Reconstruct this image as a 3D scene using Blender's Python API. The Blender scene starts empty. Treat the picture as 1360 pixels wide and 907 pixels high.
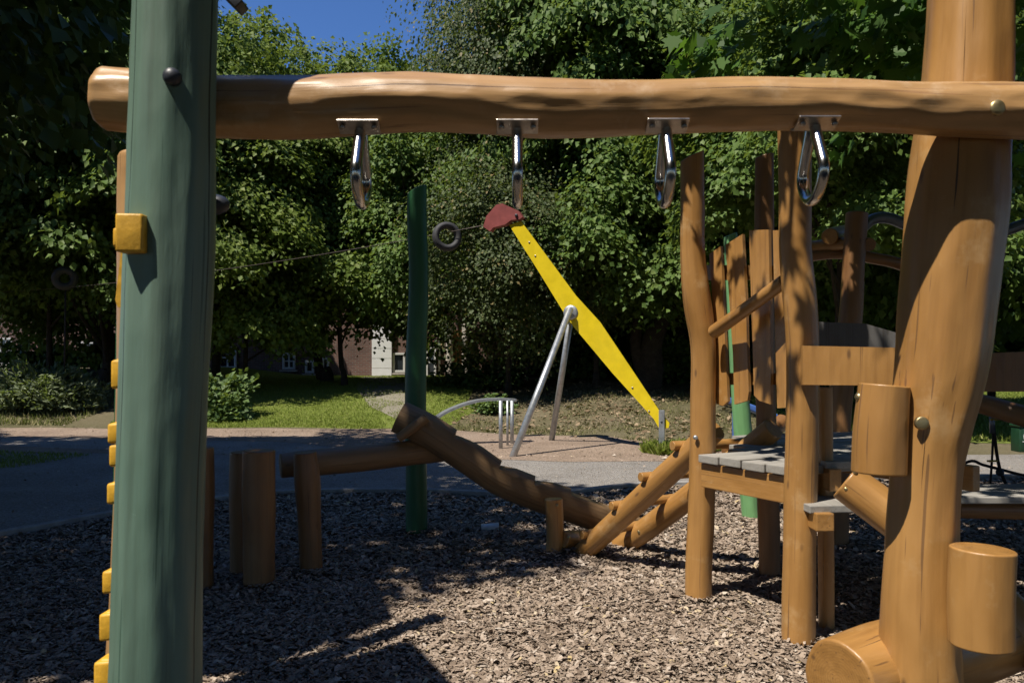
import bpy, math, random
import numpy as np
from mathutils import Vector, Matrix, noise

S = bpy.context.scene
COL = S.collection
PI = math.pi
# ---------------------------------------------------------------- camera, sky, sun, exposure
F = 1058.0                      # focal length in photo pixels (1360 wide)
HZ = 480.0                      # horizon row
CH = 1.41                       # camera height
cam = bpy.data.cameras.new('camera')
cam.sensor_width = 36.0
cam.lens = F / 1360.0 * 36.0
cam.shift_y = (HZ - 453.5) / 1360.0
cam.clip_end = 2000
cam.dof.use_dof = True
cam.dof.focus_distance = 7.0
cam.dof.aperture_fstop = 7.0
camo = bpy.data.objects.new('camera', cam)
COL.objects.link(camo)
camo.location = (0, 0, CH)
camo.rotation_euler = (PI / 2, 0, 0)
S.camera = camo

SA, SB = 0.42, 0.35             # shadow shift per metre of height (x, y)
sun_dir = Vector((-SA, -SB, 1.0)).normalized()
elev = math.asin(sun_dir.z)
W = bpy.data.worlds.new('World')
S.world = W
W.use_nodes = True
wn = W.node_tree
bg = wn.nodes['Background']
sky = wn.nodes.new('ShaderNodeTexSky')
sky.sky_type = 'NISHITA'
sky.sun_disc = False
sky.sun_elevation = elev
sky.sun_rotation = math.atan2(sun_dir.x, sun_dir.y)
sky.air_density = 1.0
sky.dust_density = 0.0
sky.ozone_density = 5.0
tint = wn.nodes.new('ShaderNodeMix'); tint.data_type = 'RGBA'; tint.blend_type = 'MULTIPLY'
tint.inputs[0].default_value = 1.0
tint.inputs[7].default_value = (.74, 1.0, 1.40, 1)
wn.links.new(sky.outputs[0], tint.inputs[6])
wn.links.new(tint.outputs[2], bg.inputs[0])
bg.inputs[1].default_value = 0.068
sl = bpy.data.lights.new('sun', 'SUN')
sl.energy = 5.0
sl.angle = math.radians(0.5)
sl.color = (1.0, 0.93, 0.82)
so = bpy.data.objects.new('sun', sl)
COL.objects.link(so)
so.rotation_euler = sun_dir.to_track_quat('Z', 'Y').to_euler()
so.location = (-20, -18, 40)
S.view_settings.view_transform = 'Standard'
S.view_settings.look = 'None'
S.view_settings.gamma = 1.0
S.view_settings.exposure = 0.42
S.view_settings.use_curve_mapping = False
S.cycles.use_denoising = True
S.cycles.max_bounces = 6
S.cycles.diffuse_bounces = 3
S.cycles.glossy_bounces = 3
S.cycles.transmission_bounces = 3
S.cycles.transparent_max_bounces = 4

# ---------------------------------------------------------------- helpers
def at(px, py, Y):
    return Vector(((px - 680) / F * Y, Y, CH + (HZ - py) / F * Y))

def gp(px, py):
    Y = CH * F / (py - HZ)
    return ((px - 680) / F * Y, Y)

def sstep(a, b, x):
    t = min(1, max(0, (x - a) / (b - a)))
    return t * t * (3 - 2 * t)

def gz(x, y):
    """terrain height"""
    r = 0.80 * sstep(15.6, 24.5, y) * (1 - sstep(3.0, 9.0, x))
    r += 0.35 * sstep(16.5, 21, y) * sstep(8, 12, -x)
    r += 0.25 * sstep(13.6, 17.5, y) * sstep(0.5, 2.5, x) * (1 - sstep(6.0, 9.0, x))
    return r

WL = {}          # world location of things

def setp(o, label=None, cat=None, group=None, kind=None):
    if label: o['label'] = label
    if cat: o['category'] = cat
    if group: o['group'] = group
    if kind: o['kind'] = kind
    return o

def thing(name, label, cat, loc, group=None):
    o = bpy.data.objects.new(name, None)
    o.empty_display_size = 0.2
    COL.objects.link(o)
    o.location = loc
    WL[o.name] = Vector(loc)
    return setp(o, label, cat, group)

def link(name, me, mat, parent=None, at_=(0, 0, 0), smooth=True):
    o = bpy.data.objects.new(name, me)
    COL.objects.link(o)
    if parent is not None:
        base = WL[parent.name]
        me.transform(Matrix.Translation(-base))
        o.parent = parent
        WL[o.name] = base
    else:
        base = Vector(at_)
        me.transform(Matrix.Translation(-base))
        o.location = base
        WL[o.name] = base
    if mat: me.materials.append(mat)
    if smooth:
        me.polygons.foreach_set('use_smooth', [True] * len(me.polygons))
    me.update()
    return o

class MB:
    def __init__(s):
        s.v = []; s.f = []; s.lc = []; s.cap = []
    def add(s, v, f, lc=None, cap=None):
        n = len(s.v)
        s.cap += list(cap) if cap is not None else [0.0] * len(v)
        s.v += [tuple(p) for p in v]
        s.f += [tuple(i + n for i in q) for q in f]
        s.lc += [tuple(p) for p in (lc if lc is not None else v)]
        return s
    def mesh(s, name):
        me = bpy.data.meshes.new(name)
        me.from_pydata(s.v, [], s.f)
        a = me.attributes.new('lc', 'FLOAT_VECTOR', 'POINT')
        a.data.foreach_set('vector', np.array(s.lc, dtype=np.float32).ravel())
        c = me.attributes.new('cap', 'FLOAT', 'POINT')
        c.data.foreach_set('value', np.array(s.cap, dtype=np.float32))
        return me
    def obj(s, name, mat, parent=None, at_=(0, 0, 0), smooth=True, label=None):
        o = link(name, s.mesh(name), mat, parent, at_, smooth)
        if label: o['label'] = label
        return o

def catmull(pts, n):
    """pts: list of (Vector, r) -> resampled"""
    P = [p for p, r in pts]; R = [r for p, r in pts]
    P = [P[0] * 2 - P[1]] + P + [P[-1] * 2 - P[-2]]
    R = [R[0]] + R + [R[-1]]
    out = []
    segs = len(P) - 3
    for i in range(segs):
        for k in range(n):
            t = k / n
            a, b, c, d = P[i:i + 4]
            q = 0.5 * ((2 * b) + (c - a) * t + (2 * a - 5 * b + 4 * c - d) * t * t + (3 * b - a - 3 * c + d) * t ** 3)
            e, f, g, h = R[i:i + 4]
            r = 0.5 * ((2 * f) + (g - e) * t + (2 * e - 5 * f + 4 * g - h) * t * t + (3 * f - e - 3 * g + h) * t ** 3)
            out.append((q, r))
    out.append((P[-2], R[-2]))
    return out

def log(mb, pts, seed=0, amp=0.035, facet=0.02, fwan=.8, sub=6, nseg=28, bev=0.09, slant=None, slant0=None, ripple=.006):
    """a hewn log through pts [(Vector, radius)]; slant = Vector added slope at the far end"""
    pts = [(Vector(p), r) for p, r in pts]
    rings = catmull(pts, sub)
    rr = rings[0][1]; re = rings[-1][1]
    d0 = (rings[1][0] - rings[0][0]).normalized(); d1 = (rings[-1][0] - rings[-2][0]).normalized()
    body = rings[1:-1]
    seq = [(rings[0][0], rr * (1 - bev) * .94, 0), (rings[0][0], rr * (1 - bev), 0), (rings[0][0] + d0 * rr * bev * .35, rr * (1 - bev * .3), 0), (rings[0][0] + d0 * rr * bev, rr, 0), (rings[0][0] + d0 * rr * bev * 1.5, rr, 0)]
    L0 = (rings[0][0]); tot = sum((rings[i + 1][0] - rings[i][0]).length for i in range(len(rings) - 1))
    keep = []
    acc = 0
    for i in range(1, len(rings) - 1):
        acc += (rings[i][0] - rings[i - 1][0]).length
        if acc > rr * bev * 2 and tot - acc > re * bev * 2 + (slant.length * re * 1.1 if slant else 0) and acc > (slant0.length * rr * 1.1 if slant0 else 0):
            keep.append((rings[i][0], rings[i][1], 1))
    seq += keep
    seq += [(rings[-1][0] - d1 * re * bev * 1.5, re, 2), (rings[-1][0] - d1 * re * bev, re, 2), (rings[-1][0] - d1 * re * bev * .35, re * (1 - bev * .3), 2), (rings[-1][0], re * (1 - bev), 2), (rings[-1][0], re * (1 - bev) * .94, 2)]
    axis = (rings[-1][0] - rings[0][0]).normalized()
    ref = Vector((0, 0, 1)) if abs(axis.z) < .8 else Vector((0, 1, 0))
    V = []; LC = []
    s = 0
    so_ = seed * 7.31
    prev = None
    for i, (c, r, w) in enumerate(seq):
        if i == 0: t = d0
        elif i == len(seq) - 1: t = d1
        elif i == 1: t = d0
        elif i == len(seq) - 2: t = d1
        else: t = (seq[i + 1][0] - seq[i - 1][0]).normalized()
        u = ref.cross(t).normalized(); v = t.cross(u)
        if prev is not None: s += (c - prev).length
        prev = c
        for k in range(nseg):
            th = 2 * PI * k / nseg
            cx, sx = math.cos(th), math.sin(th)
            n1 = noise.noise(Vector((cx * 1.1 + so_, sx * 1.1, s * 1.6 + so_)))
            n2 = noise.noise(Vector((cx * 2.2 + so_, sx * 2.2 + 9, s * 4.5)))
            # drawknife facets: flats that change along the log
            n3 = noise.noise(Vector((cx * 3.2 + so_, sx * 3.2 - 4, s * 9.0))) * ripple
            fc = abs(((th / (2 * PI) * 9 + fwan * noise.noise(Vector((so_, s * 2.2, 3)))) % 1) - .5)
            rad = r * (1 + amp * 1.6 * n1 + amp * n2 + facet * (fc - .25) + n3)
            p = c + u * (cx * rad) + v * (sx * rad)
            if w == 2 and slant is not None:
                p = p + t * ((p - c).dot(slant))
            if w == 0 and slant0 is not None:
                p = p + t * ((p - c).dot(slant0))
            V.append(p)
            LC.append((cx * rad, sx * rad, s + so_))
    Fc = []
    m = len(seq)
    for i in range(m - 1):
        for k in range(nseg):
            a = i * nseg + k; b = i * nseg + (k + 1) % nseg
            Fc.append((a, b, b + nseg, a + nseg))
    c0 = sum((V[k] for k in range(nseg)), Vector()) / nseg
    c1 = sum((V[(m - 1) * nseg + k] for k in range(nseg)), Vector()) / nseg
    V += [c0, c1]; LC += [(0, 0, so_), (0, 0, s + so_)]
    i0 = m * nseg
    for k in range(nseg):
        Fc.append((i0, (k + 1) % nseg, k))
        Fc.append((i0 + 1, (m - 1) * nseg + k, (m - 1) * nseg + (k + 1) % nseg))
    cap = [1.0] * (2 * nseg) + [0.0] * ((m - 4) * nseg) + [1.0] * (2 * nseg) + [1.0, 1.0]
    return mb.add(V, Fc, LC, cap)

def tube(mb, pts, r, nseg=12, sub=1, closed=False):
    P = [Vector(p) for p in pts]
    if sub > 1:
        if closed:
            Q = []
            n = len(P)
            for i in range(n):
                a, b, c, d = P[i - 1], P[i], P[(i + 1) % n], P[(i + 2) % n]
                for k in range(sub):
                    t = k / sub
                    Q.append(0.5 * ((2 * b) + (c - a) * t + (2 * a - 5 * b + 4 * c - d) * t * t + (3 * b - a - 3 * c + d) * t ** 3))
            P = Q
        else:
            P = [p for p, _ in catmull([(p, r) for p in P], sub)]
    n = len(P)
    V = []; u = None
    for i in range(n):
        if closed: t = (P[(i + 1) % n] - P[i - 1]).normalized()
        else: t = (P[min(i + 1, n - 1)] - P[max(i - 1, 0)]).normalized()
        if u is None:
            ref = Vector((0, 0, 1)) if abs(t.z) < .9 else Vector((1, 0, 0))
            u = ref.cross(t).normalized()
        else:
            u = (u - t * u.dot(t)).normalized()
        v = t.cross(u)
        for k in range(nseg):
            th = 2 * PI * k / nseg
            V.append(P[i] + u * (math.cos(th) * r) + v * (math.sin(th) * r))
    Fc = []
    for i in range(n if closed else n - 1):
        j = (i + 1) % n
        for k in range(nseg):
            k2 = (k + 1) % nseg
            Fc.append((i * nseg + k, i * nseg + k2, j * nseg + k2, j * nseg + k))
    if not closed:
        Fc.append(tuple(reversed(range(nseg))))
        Fc.append(tuple(range((n - 1) * nseg, n * nseg)))
    return mb.add(V, Fc)

def box(mb, c, ax, ay, az, bev=0.0):
    """box with centre c and half-axis vectors; bevelled edges by bmesh"""
    import bmesh
    c = Vector(c); ax = Vector(ax); ay = Vector(ay); az = Vector(az)
    bm = bmesh.new()
    bmesh.ops.create_cube(bm, size=2)
    lx, ly, lz = ax.length, ay.length, az.length
    for v in bm.verts: v.co = Vector((v.co.x * lx, v.co.y * ly, v.co.z * lz))
    if bev > 0:
        bmesh.ops.bevel(bm, geom=bm.edges[:], offset=bev, segments=2, affect='EDGES', profile=.6)
    bm.verts.index_update()
    ux, uy, uz = ax / lx, ay / ly, az / lz
    V = [c + ux * v.co.x + uy * v.co.y + uz * v.co.z for v in bm.verts]
    big = max(range(3), key=lambda i: (lx, ly, lz)[i])
    LC = []
    for v in bm.verts:
        q = [v.co.x, v.co.y, v.co.z]
        z = q.pop(big)
        LC.append((q[0], q[1], z + c.x * 3.1 + c.y * 1.7))
    Fc = [[v.index for v in f.verts] for f in bm.faces]
    bm.free()
    return mb.add(V, Fc, LC)

def prism(mb, poly, d, bev=0):
    """polygon (list of Vector, planar) extruded by vector d"""
    n = len(poly)
    V = [Vector(p) for p in poly] + [Vector(p) + Vector(d) for p in poly]
    Fc = [tuple(range(n)), tuple(reversed(range(n, 2 * n)))]
    for i in range(n):
        j = (i + 1) % n
        Fc.append((i, i + n, j + n, j))
    return mb.add(V, Fc)

def dome(mb, c, axis, r, h, nseg=20, rings=5, base=0.0):
    """a rounded bolt cap on axis"""
    c = Vector(c); a = Vector(axis).normalized()
    ref = Vector((0, 0, 1)) if abs(a.z) < .9 else Vector((1, 0, 0))
    u = ref.cross(a).normalized(); v = a.cross(u)
    V = []; Fc = []
    prof = [(r, -base)] + [(r * math.cos(t), h * math.sin(t)) for t in [i / rings * PI / 2 * .96 for i in range(rings + 1)]]
    for (q, z) in prof:
        for k in range(nseg):
            th = 2 * PI * k / nseg
            V.append(c + a * z + u * (q * math.cos(th)) + v * (q * math.sin(th)))
    for i in range(len(prof) - 1):
        for k in range(nseg):
            k2 = (k + 1) % nseg
            Fc.append((i * nseg + k, i * nseg + k2, (i + 1) * nseg + k2, (i + 1) * nseg + k))
    Fc.append(tuple(range((len(prof) - 1) * nseg, len(prof) * nseg)))
    Fc.append(tuple(reversed(range(nseg))))
    return mb.add(V, Fc)

def raw_mesh(name, V, idx, starts, totals):
    me = bpy.data.meshes.new(name)
    V = np.asarray(V, dtype=np.float32)
    me.vertices.add(len(V)); me.vertices.foreach_set('co', V.ravel())
    me.loops.add(len(idx)); me.loops.foreach_set('vertex_index', np.asarray(idx, dtype=np.int32))
    me.polygons.add(len(starts))
    me.polygons.foreach_set('loop_start', np.asarray(starts, dtype=np.int32))
    try: me.polygons.foreach_set('loop_total', np.asarray(totals, dtype=np.int32))
    except Exception: pass
    me.update(calc_edges=True)
    return me

# ---------------------------------------------------------------- materials
def newmat(name):
    m = bpy.data.materials.new(name)
    m.use_nodes = True
    nt = m.node_tree
    return m, nt, nt.nodes['Principled BSDF'], nt.nodes, nt.links

def N(nodes, t, **kw):
    n = nodes.new(t)
    for k, v in kw.items(): setattr(n, k, v)
    return n

def ramp(nodes, stops):
    r = nodes.new('ShaderNodeValToRGB')
    e = r.color_ramp.elements
    while len(e) < len(stops): e.new(.5)
    for q, (p, c) in zip(e, stops):
        q.position = p; q.color = (*c, 1) if len(c) == 3 else c
    return r

def wood_mat(name, c_lo, c_hi, c_dark, rough=.42, crack=1.0, cthr=.53, dent=.5, worn=None, coat=.25):
    m, nt, b, nd, lk = newmat(name)
    att = N(nd, 'ShaderNodeAttribute', attribute_name='lc')
    oi = N(nd, 'ShaderNodeObjectInfo')
    # grain: noise stretched along the log
    mp = N(nd, 'ShaderNodeMapping'); mp.inputs['Scale'].default_value = (34, 34, 1.6)
    lk.new(att.outputs['Vector'], mp.inputs[0])
    g = N(nd, 'ShaderNodeTexNoise'); g.inputs['Scale'].default_value = 1.0; g.inputs['Detail'].default_value = 6; g.inputs['Roughness'].default_value = .6
    lk.new(mp.outputs[0], g.inputs['Vector'])
    # broad blotches
    mp2 = N(nd, 'ShaderNodeMapping'); mp2.inputs['Scale'].default_value = (7, 7, 2.2)
    lk.new(att.outputs['Vector'], mp2.inputs[0])
    g2 = N(nd, 'ShaderNodeTexNoise'); g2.inputs['Scale'].default_value = 1.0; g2.inputs['Detail'].default_value = 5; g2.inputs['Roughness'].default_value = .55
    lk.new(mp2.outputs[0], g2.inputs['Vector'])
    r1 = ramp(nd, [(.3, c_lo), (.7, c_hi)])
    lk.new(g2.outputs[0], r1.inputs[0])
    r2 = ramp(nd, [(.28, (.62, .58, .52)), (.55, (1, 1, 1))])
    lk.new(g.outputs[0], r2.inputs[0])
    mx = N(nd, 'ShaderNodeMix', data_type='RGBA', blend_type='MULTIPLY'); mx.inputs[0].default_value = .5
    lk.new(r1.outputs[0], mx.inputs[6]); lk.new(r2.outputs[0], mx.inputs[7])
    # drying cracks: where the angle about the log's axis meets a wandering line
    sep = N(nd, 'ShaderNodeSeparateXYZ'); lk.new(att.outputs['Vector'], sep.inputs[0])
    an = N(nd, 'ShaderNodeMath', operation='ARCTAN2'); lk.new(sep.outputs[1], an.inputs[0]); lk.new(sep.outputs[0], an.inputs[1])
    wz = N(nd, 'ShaderNodeTexNoise', noise_dimensions='1D'); wz.inputs['Scale'].default_value = 1.3; wz.inputs['Detail'].default_value = 4
    lk.new(sep.outputs[2], wz.inputs['W'])
    wa = N(nd, 'ShaderNodeMath', operation='MULTIPLY_ADD'); wa.inputs[1].default_value = .20
    lk.new(wz.outputs[0], wa.inputs[0]); lk.new(an.outputs[0], wa.inputs[2])
    sc = N(nd, 'ShaderNodeMath', operation='MULTIPLY_ADD'); sc.inputs[1].default_value = 3 / (2 * PI) * 1.0
    lk.new(wa.outputs[0], sc.inputs[0]); lk.new(oi.outputs['Random'], sc.inputs[2])
    fr = N(nd, 'ShaderNodeMath', operation='FRACT'); lk.new(sc.outputs[0], fr.inputs[0])
    sb = N(nd, 'ShaderNodeMath', operation='SUBTRACT'); sb.inputs[1].default_value = .5; lk.new(fr.outputs[0], sb.inputs[0])
    ab = N(nd, 'ShaderNodeMath', operation='ABSOLUTE'); lk.new(sb.outputs[0], ab.inputs[0])
    # crack width varies along the log and vanishes in places
    wn2 = N(nd, 'ShaderNodeTexNoise', noise_dimensions='2D'); wn2.inputs['Scale'].default_value = 1.7; wn2.inputs['Detail'].default_value = 2
    cb = N(nd, 'ShaderNodeCombineXYZ')
    fl = N(nd, 'ShaderNodeMath', operation='FLOOR'); lk.new(sc.outputs[0], fl.inputs[0])
    fm = N(nd, 'ShaderNodeMath', operation='MULTIPLY'); fm.inputs[1].default_value = 3.7; lk.new(fl.outputs[0], fm.inputs[0])
    lk.new(sep.outputs[2], cb.inputs[0]); lk.new(fm.outputs[0], cb.inputs[1]); lk.new(cb.outputs[0], wn2.inputs['Vector'])
    wm = N(nd, 'ShaderNodeMapRange'); wm.inputs[1].default_value = cthr; wm.inputs[2].default_value = cthr + .22; wm.inputs[3].default_value = 0.0; wm.inputs[4].default_value = .011 * crack
    lk.new(wn2.outputs[0], wm.inputs[0])
    lt = N(nd, 'ShaderNodeMath', operation='SUBTRACT'); lk.new(wm.outputs[0], lt.inputs[0]); lk.new(ab.outputs[0], lt.inputs[1])
    cm = N(nd, 'ShaderNodeMath', operation='MULTIPLY', use_clamp=True); cm.inputs[1].default_value = 300; lk.new(lt.outputs[0], cm.inputs[0])
    mx2 = N(nd, 'ShaderNodeMix', data_type='RGBA'); mx2.inputs[7].default_value = (*c_dark, 1)
    lk.new(cm.outputs[0], mx2.inputs[0]); lk.new(mx.outputs[2], mx2.inputs[6])
    last = mx2.outputs[2]
    # scuffs and knots
    vo = N(nd, 'ShaderNodeTexVoronoi'); vo.inputs['Scale'].default_value = 1.0
    mp3 = N(nd, 'ShaderNodeMapping'); mp3.inputs['Scale'].default_value = (9, 9, 3.2); lk.new(att.outputs['Vector'], mp3.inputs[0]); lk.new(mp3.outputs[0], vo.inputs['Vector'])
    kn = ramp(nd, [(.04, (1, 1, 1)), (.10, (0, 0, 0))]); lk.new(vo.outputs['Distance'], kn.inputs[0])
    mk = N(nd, 'ShaderNodeMix', data_type='RGBA'); mk.inputs[7].default_value = (c_dark[0] * 1.6, c_dark[1] * 1.6, c_dark[2] * 1.6, 1)
    km = N(nd, 'ShaderNodeMath', operation='MULTIPLY'); km.inputs[1].default_value = .75; lk.new(kn.outputs[0], km.inputs[0])
    lk.new(km.outputs[0], mk.inputs[0]); lk.new(last, mk.inputs[6]); last = mk.outputs[2]
    if worn:
        wn3 = N(nd, 'ShaderNodeTexNoise'); wn3.inputs['Scale'].default_value = 5.5; wn3.inputs['Detail'].default_value = 8; wn3.inputs['Roughness'].default_value = .68
        lk.new(att.outputs['Vector'], wn3.inputs['Vector'])
        wr = ramp(nd, [(.57, (0, 0, 0)), (.70, (1, 1, 1))]); lk.new(wn3.outputs[0], wr.inputs[0])
        wx = N(nd, 'ShaderNodeMath', operation='MULTIPLY'); wx.inputs[1].default_value = .55; lk.new(wr.outputs[0], wx.inputs[0])
        m3 = N(nd, 'ShaderNodeMix', data_type='RGBA'); m3.inputs[7].default_value = (*worn, 1)
        lk.new(wx.outputs[0], m3.inputs[0]); lk.new(last, m3.inputs[6]); last = m3.outputs[2]
    hm = N(nd, 'ShaderNodeMapping'); hm.inputs['Scale'].default_value = (75, 75, .9); lk.new(att.outputs['Vector'], hm.inputs[0])
    hn = N(nd, 'ShaderNodeTexNoise'); hn.inputs['Scale'].default_value = 1.0; hn.inputs['Detail'].default_value = 2; lk.new(hm.outputs[0], hn.inputs['Vector'])
    hr = ramp(nd, [(.66, (0, 0, 0)), (.70, (1, 1, 1))]); lk.new(hn.outputs[0], hr.inputs[0])
    hx = N(nd, 'ShaderNodeMath', operation='MULTIPLY'); hx.inputs[1].default_value = .7; lk.new(hr.outputs[0], hx.inputs[0])
    mh = N(nd, 'ShaderNodeMix', data_type='RGBA'); mh.inputs[7].default_value = (c_dark[0] * 2, c_dark[1] * 2, c_dark[2] * 2, 1)
    lk.new(hx.outputs[0], mh.inputs[0]); lk.new(last, mh.inputs[6]); last = mh.outputs[2]
    # pale scuffs and scratches
    sm = N(nd, 'ShaderNodeMapping'); sm.inputs['Scale'].default_value = (22, 22, 38); sm.inputs['Rotation'].default_value = (.5, .3, .8); lk.new(att.outputs['Vector'], sm.inputs[0])
    sn = N(nd, 'ShaderNodeTexNoise'); sn.inputs['Scale'].default_value = 1.0; sn.inputs['Detail'].default_value = 6; sn.inputs['Roughness'].default_value = .75; lk.new(sm.outputs[0], sn.inputs['Vector'])
    sr = ramp(nd, [(.70, (0, 0, 0)), (.76, (1, 1, 1))]); lk.new(sn.outputs[0], sr.inputs[0])
    sx_ = N(nd, 'ShaderNodeMath', operation='MULTIPLY'); sx_.inputs[1].default_value = .55; lk.new(sr.outputs[0], sx_.inputs[0])
    ms_ = N(nd, 'ShaderNodeMix', data_type='RGBA'); ms_.inputs[7].default_value = (min(1, c_hi[0] * 1.5 + .05), min(1, c_hi[1] * 1.6 + .05), min(1, c_hi[2] * 1.8 + .05), 1)
    lk.new(sx_.outputs[0], ms_.inputs[0]); lk.new(last, ms_.inputs[6]); last = ms_.outputs[2]
    # growth rings on the cut ends
    ca = N(nd, 'ShaderNodeAttribute', attribute_name='cap')
    cr_ = ramp(nd, [(.93, (0, 0, 0)), (.99, (1, 1, 1))]); lk.new(ca.outputs['Fac'], cr_.inputs[0])
    flat_ = N(nd, 'ShaderNodeCombineXYZ'); lk.new(sep.outputs[0], flat_.inputs[0]); lk.new(sep.outputs[1], flat_.inputs[1])
    le = N(nd, 'ShaderNodeVectorMath', operation='LENGTH'); lk.new(flat_.outputs[0], le.inputs[0])
    rn = N(nd, 'ShaderNodeTexNoise'); rn.inputs['Scale'].default_value = 14; rn.inputs['Detail'].default_value = 4; lk.new(flat_.outputs[0], rn.inputs['Vector'])
    ra = N(nd, 'ShaderNodeMath', operation='MULTIPLY_ADD'); ra.inputs[1].default_value = .022; lk.new(rn.outputs[0], ra.inputs[0]); lk.new(le.outputs['Value'], ra.inputs[2])
    rs_ = N(nd, 'ShaderNodeMath', operation='MULTIPLY'); rs_.inputs[1].default_value = 720; lk.new(ra.outputs[0], rs_.inputs[0])
    rsi = N(nd, 'ShaderNodeMath', operation='SINE'); lk.new(rs_.outputs[0], rsi.inputs[0])
    rm = N(nd, 'ShaderNodeMapRange'); rm.inputs[1].default_value = -.2; rm.inputs[2].default_value = 1; rm.inputs[3].default_value = 0; rm.inputs[4].default_value = .22; lk.new(rsi.outputs[0], rm.inputs[0])
    rx = N(nd, 'ShaderNodeMath', operation='MULTIPLY'); lk.new(rm.outputs[0], rx.inputs[0]); lk.new(cr_.outputs[0], rx.inputs[1])
    mr_ = N(nd, 'ShaderNodeMix', data_type='RGBA'); mr_.inputs[7].default_value = (c_lo[0] * .45, c_lo[1] * .42, c_lo[2] * .42, 1)
    lk.new(rx.outputs[0], mr_.inputs[0]); lk.new(last, mr_.inputs[6]); last = mr_.outputs[2]
    lk.new(last, b.inputs['Base Color'])
    rr = N(nd, 'ShaderNodeMapRange'); rr.inputs[3].default_value = rough - .1; rr.inputs[4].default_value = rough + .16
    lk.new(g2.outputs[0], rr.inputs[0]); lk.new(rr.outputs[0], b.inputs['Roughness'])
    b.inputs['Coat Weight'].default_value = coat; b.inputs['Coat Roughness'].default_value = .3
    bp = N(nd, 'ShaderNodeBump'); bp.inputs['Strength'].default_value = .5; bp.inputs['Distance'].default_value = .007
    bm_ = N(nd, 'ShaderNodeMath', operation='MULTIPLY_ADD'); bm_.inputs[1].default_value = -1.5
    lk.new(cm.outputs[0], bm_.inputs[0]); 
    ga = N(nd, 'ShaderNodeMath', operation='MULTIPLY_ADD'); ga.inputs[1].default_value = .45
    dm = N(nd, 'ShaderNodeMapping'); dm.inputs['Scale'].default_value = (20, 20, 9); lk.new(att.outputs['Vector'], dm.inputs[0])
    dv = N(nd, 'ShaderNodeTexVoronoi', feature='SMOOTH_F1'); dv.inputs['Scale'].default_value = 1.0; dv.inputs['Smoothness'].default_value = .35; lk.new(dm.outputs[0], dv.inputs['Vector'])
    da = N(nd, 'ShaderNodeMath', operation='MULTIPLY_ADD'); da.inputs[1].default_value = dent; lk.new(dv.outputs['Distance'], da.inputs[0]); lk.new(g2.outputs[0], da.inputs[2])
    lk.new(g.outputs[0], ga.inputs[0]); lk.new(da.outputs[0], ga.inputs[2])
    lk.new(ga.outputs[0], bm_.inputs[2]); lk.new(bm_.outputs[0], bp.inputs['Height'])
    lk.new(bp.outputs[0], b.inputs['Normal']); lk.new(bp.outputs[0], b.inputs['Coat Normal'])
    return m

def simple_mat(name, col, rough=.5, metal=0, var=.15, scale=12, bump=.1, coat=0, spec=.5):
    m, nt, b, nd, lk = newmat(name)
    tc = N(nd, 'ShaderNodeTexCoord')
    nz = N(nd, 'ShaderNodeTexNoise'); nz.inputs['Scale'].default_value = scale; nz.inputs['Detail'].default_value = 7; nz.inputs['Roughness'].default_value = .62
    lk.new(tc.outputs['Object'], nz.inputs['Vector'])
    r = ramp(nd, [(.3, tuple(c * (1 - var) for c in col)), (.7, tuple(min(1, c * (1 + var)) for c in col))])
    lk.new(nz.outputs[0], r.inputs[0]); lk.new(r.outputs[0], b.inputs['Base Color'])
    rr = N(nd, 'ShaderNodeMapRange'); rr.inputs[3].default_value = max(.03, rough - .1); rr.inputs[4].default_value = min(1, rough + .1)
    lk.new(nz.outputs[0], rr.inputs[0]); lk.new(rr.outputs[0], b.inputs['Roughness'])
    b.inputs['Metallic'].default_value = metal
    b.inputs['Coat Weight'].default_value = coat
    b.inputs['Specular IOR Level'].default_value = spec
    if bump:
        bp = N(nd, 'ShaderNodeBump'); bp.inputs['Strength'].default_value = bump; bp.inputs['Distance'].default_value = .01
        lk.new(nz.outputs[0], bp.inputs['Height']); lk.new(bp.outputs[0], b.inputs['Normal'])
    return m

def leaf_mat(name, stops, trans=.3, rough=.55, spec=.22, tcol=(.22, .30, .04)):
    m, nt, b, nd, lk = newmat(name)
    ge = N(nd, 'ShaderNodeNewGeometry')
    r = ramp(nd, stops)
    lk.new(ge.outputs['Random Per Island'], r.inputs[0])
    lk.new(r.outputs[0], b.inputs['Base Color'])
    b.inputs['Roughness'].default_value = rough
    b.inputs['Specular IOR Level'].default_value = spec
    tr = N(nd, 'ShaderNodeBsdfTranslucent'); tr.inputs[0].default_value = (*tcol, 1)
    mx = N(nd, 'ShaderNodeMixShader'); mx.inputs[0].default_value = trans
    lk.new(b.outputs[0], mx.inputs[1]); lk.new(tr.outputs[0], mx.inputs[2])
    lk.new(mx.outputs[0], nd['Material Output'].inputs[0])
    return m

M = {}
M['wood'] = wood_mat('ochre_timber', (.315, .155, .041), (.42, .220, .066), (.06, .03, .013), rough=.40, worn=(.50, .33, .16))
M['beam'] = wood_mat('pale_ochre_timber', (.37, .205, .080), (.48, .285, .122), (.10, .05, .022), rough=.38, dent=1.6, worn=(.58, .42, .27))
M['darkwood'] = wood_mat('shaded_brown_timber', (.18, .082, .026), (.26, .125, .041), (.05, .02, .01), rough=.5)  # ochre darkened to brown for posts standing in shade; plain brown elsewhere
M['deadwood'] = wood_mat('worn_brown_timber', (.19, .115, .055), (.27, .165, .08), (.05, .03, .015), rough=.55, coat=.05)
M['greywood'] = wood_mat('weathered_boards', (.21, .20, .18), (.36, .34, .31), (.07, .06, .05), rough=.75, coat=0)
M['greyplank'] = wood_mat('shaded_grey_plank', (.10, .095, .09), (.15, .145, .14), (.04, .035, .03), rough=.75, coat=0)  # grey darkened further to stand for leaf shade on the back board
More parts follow.
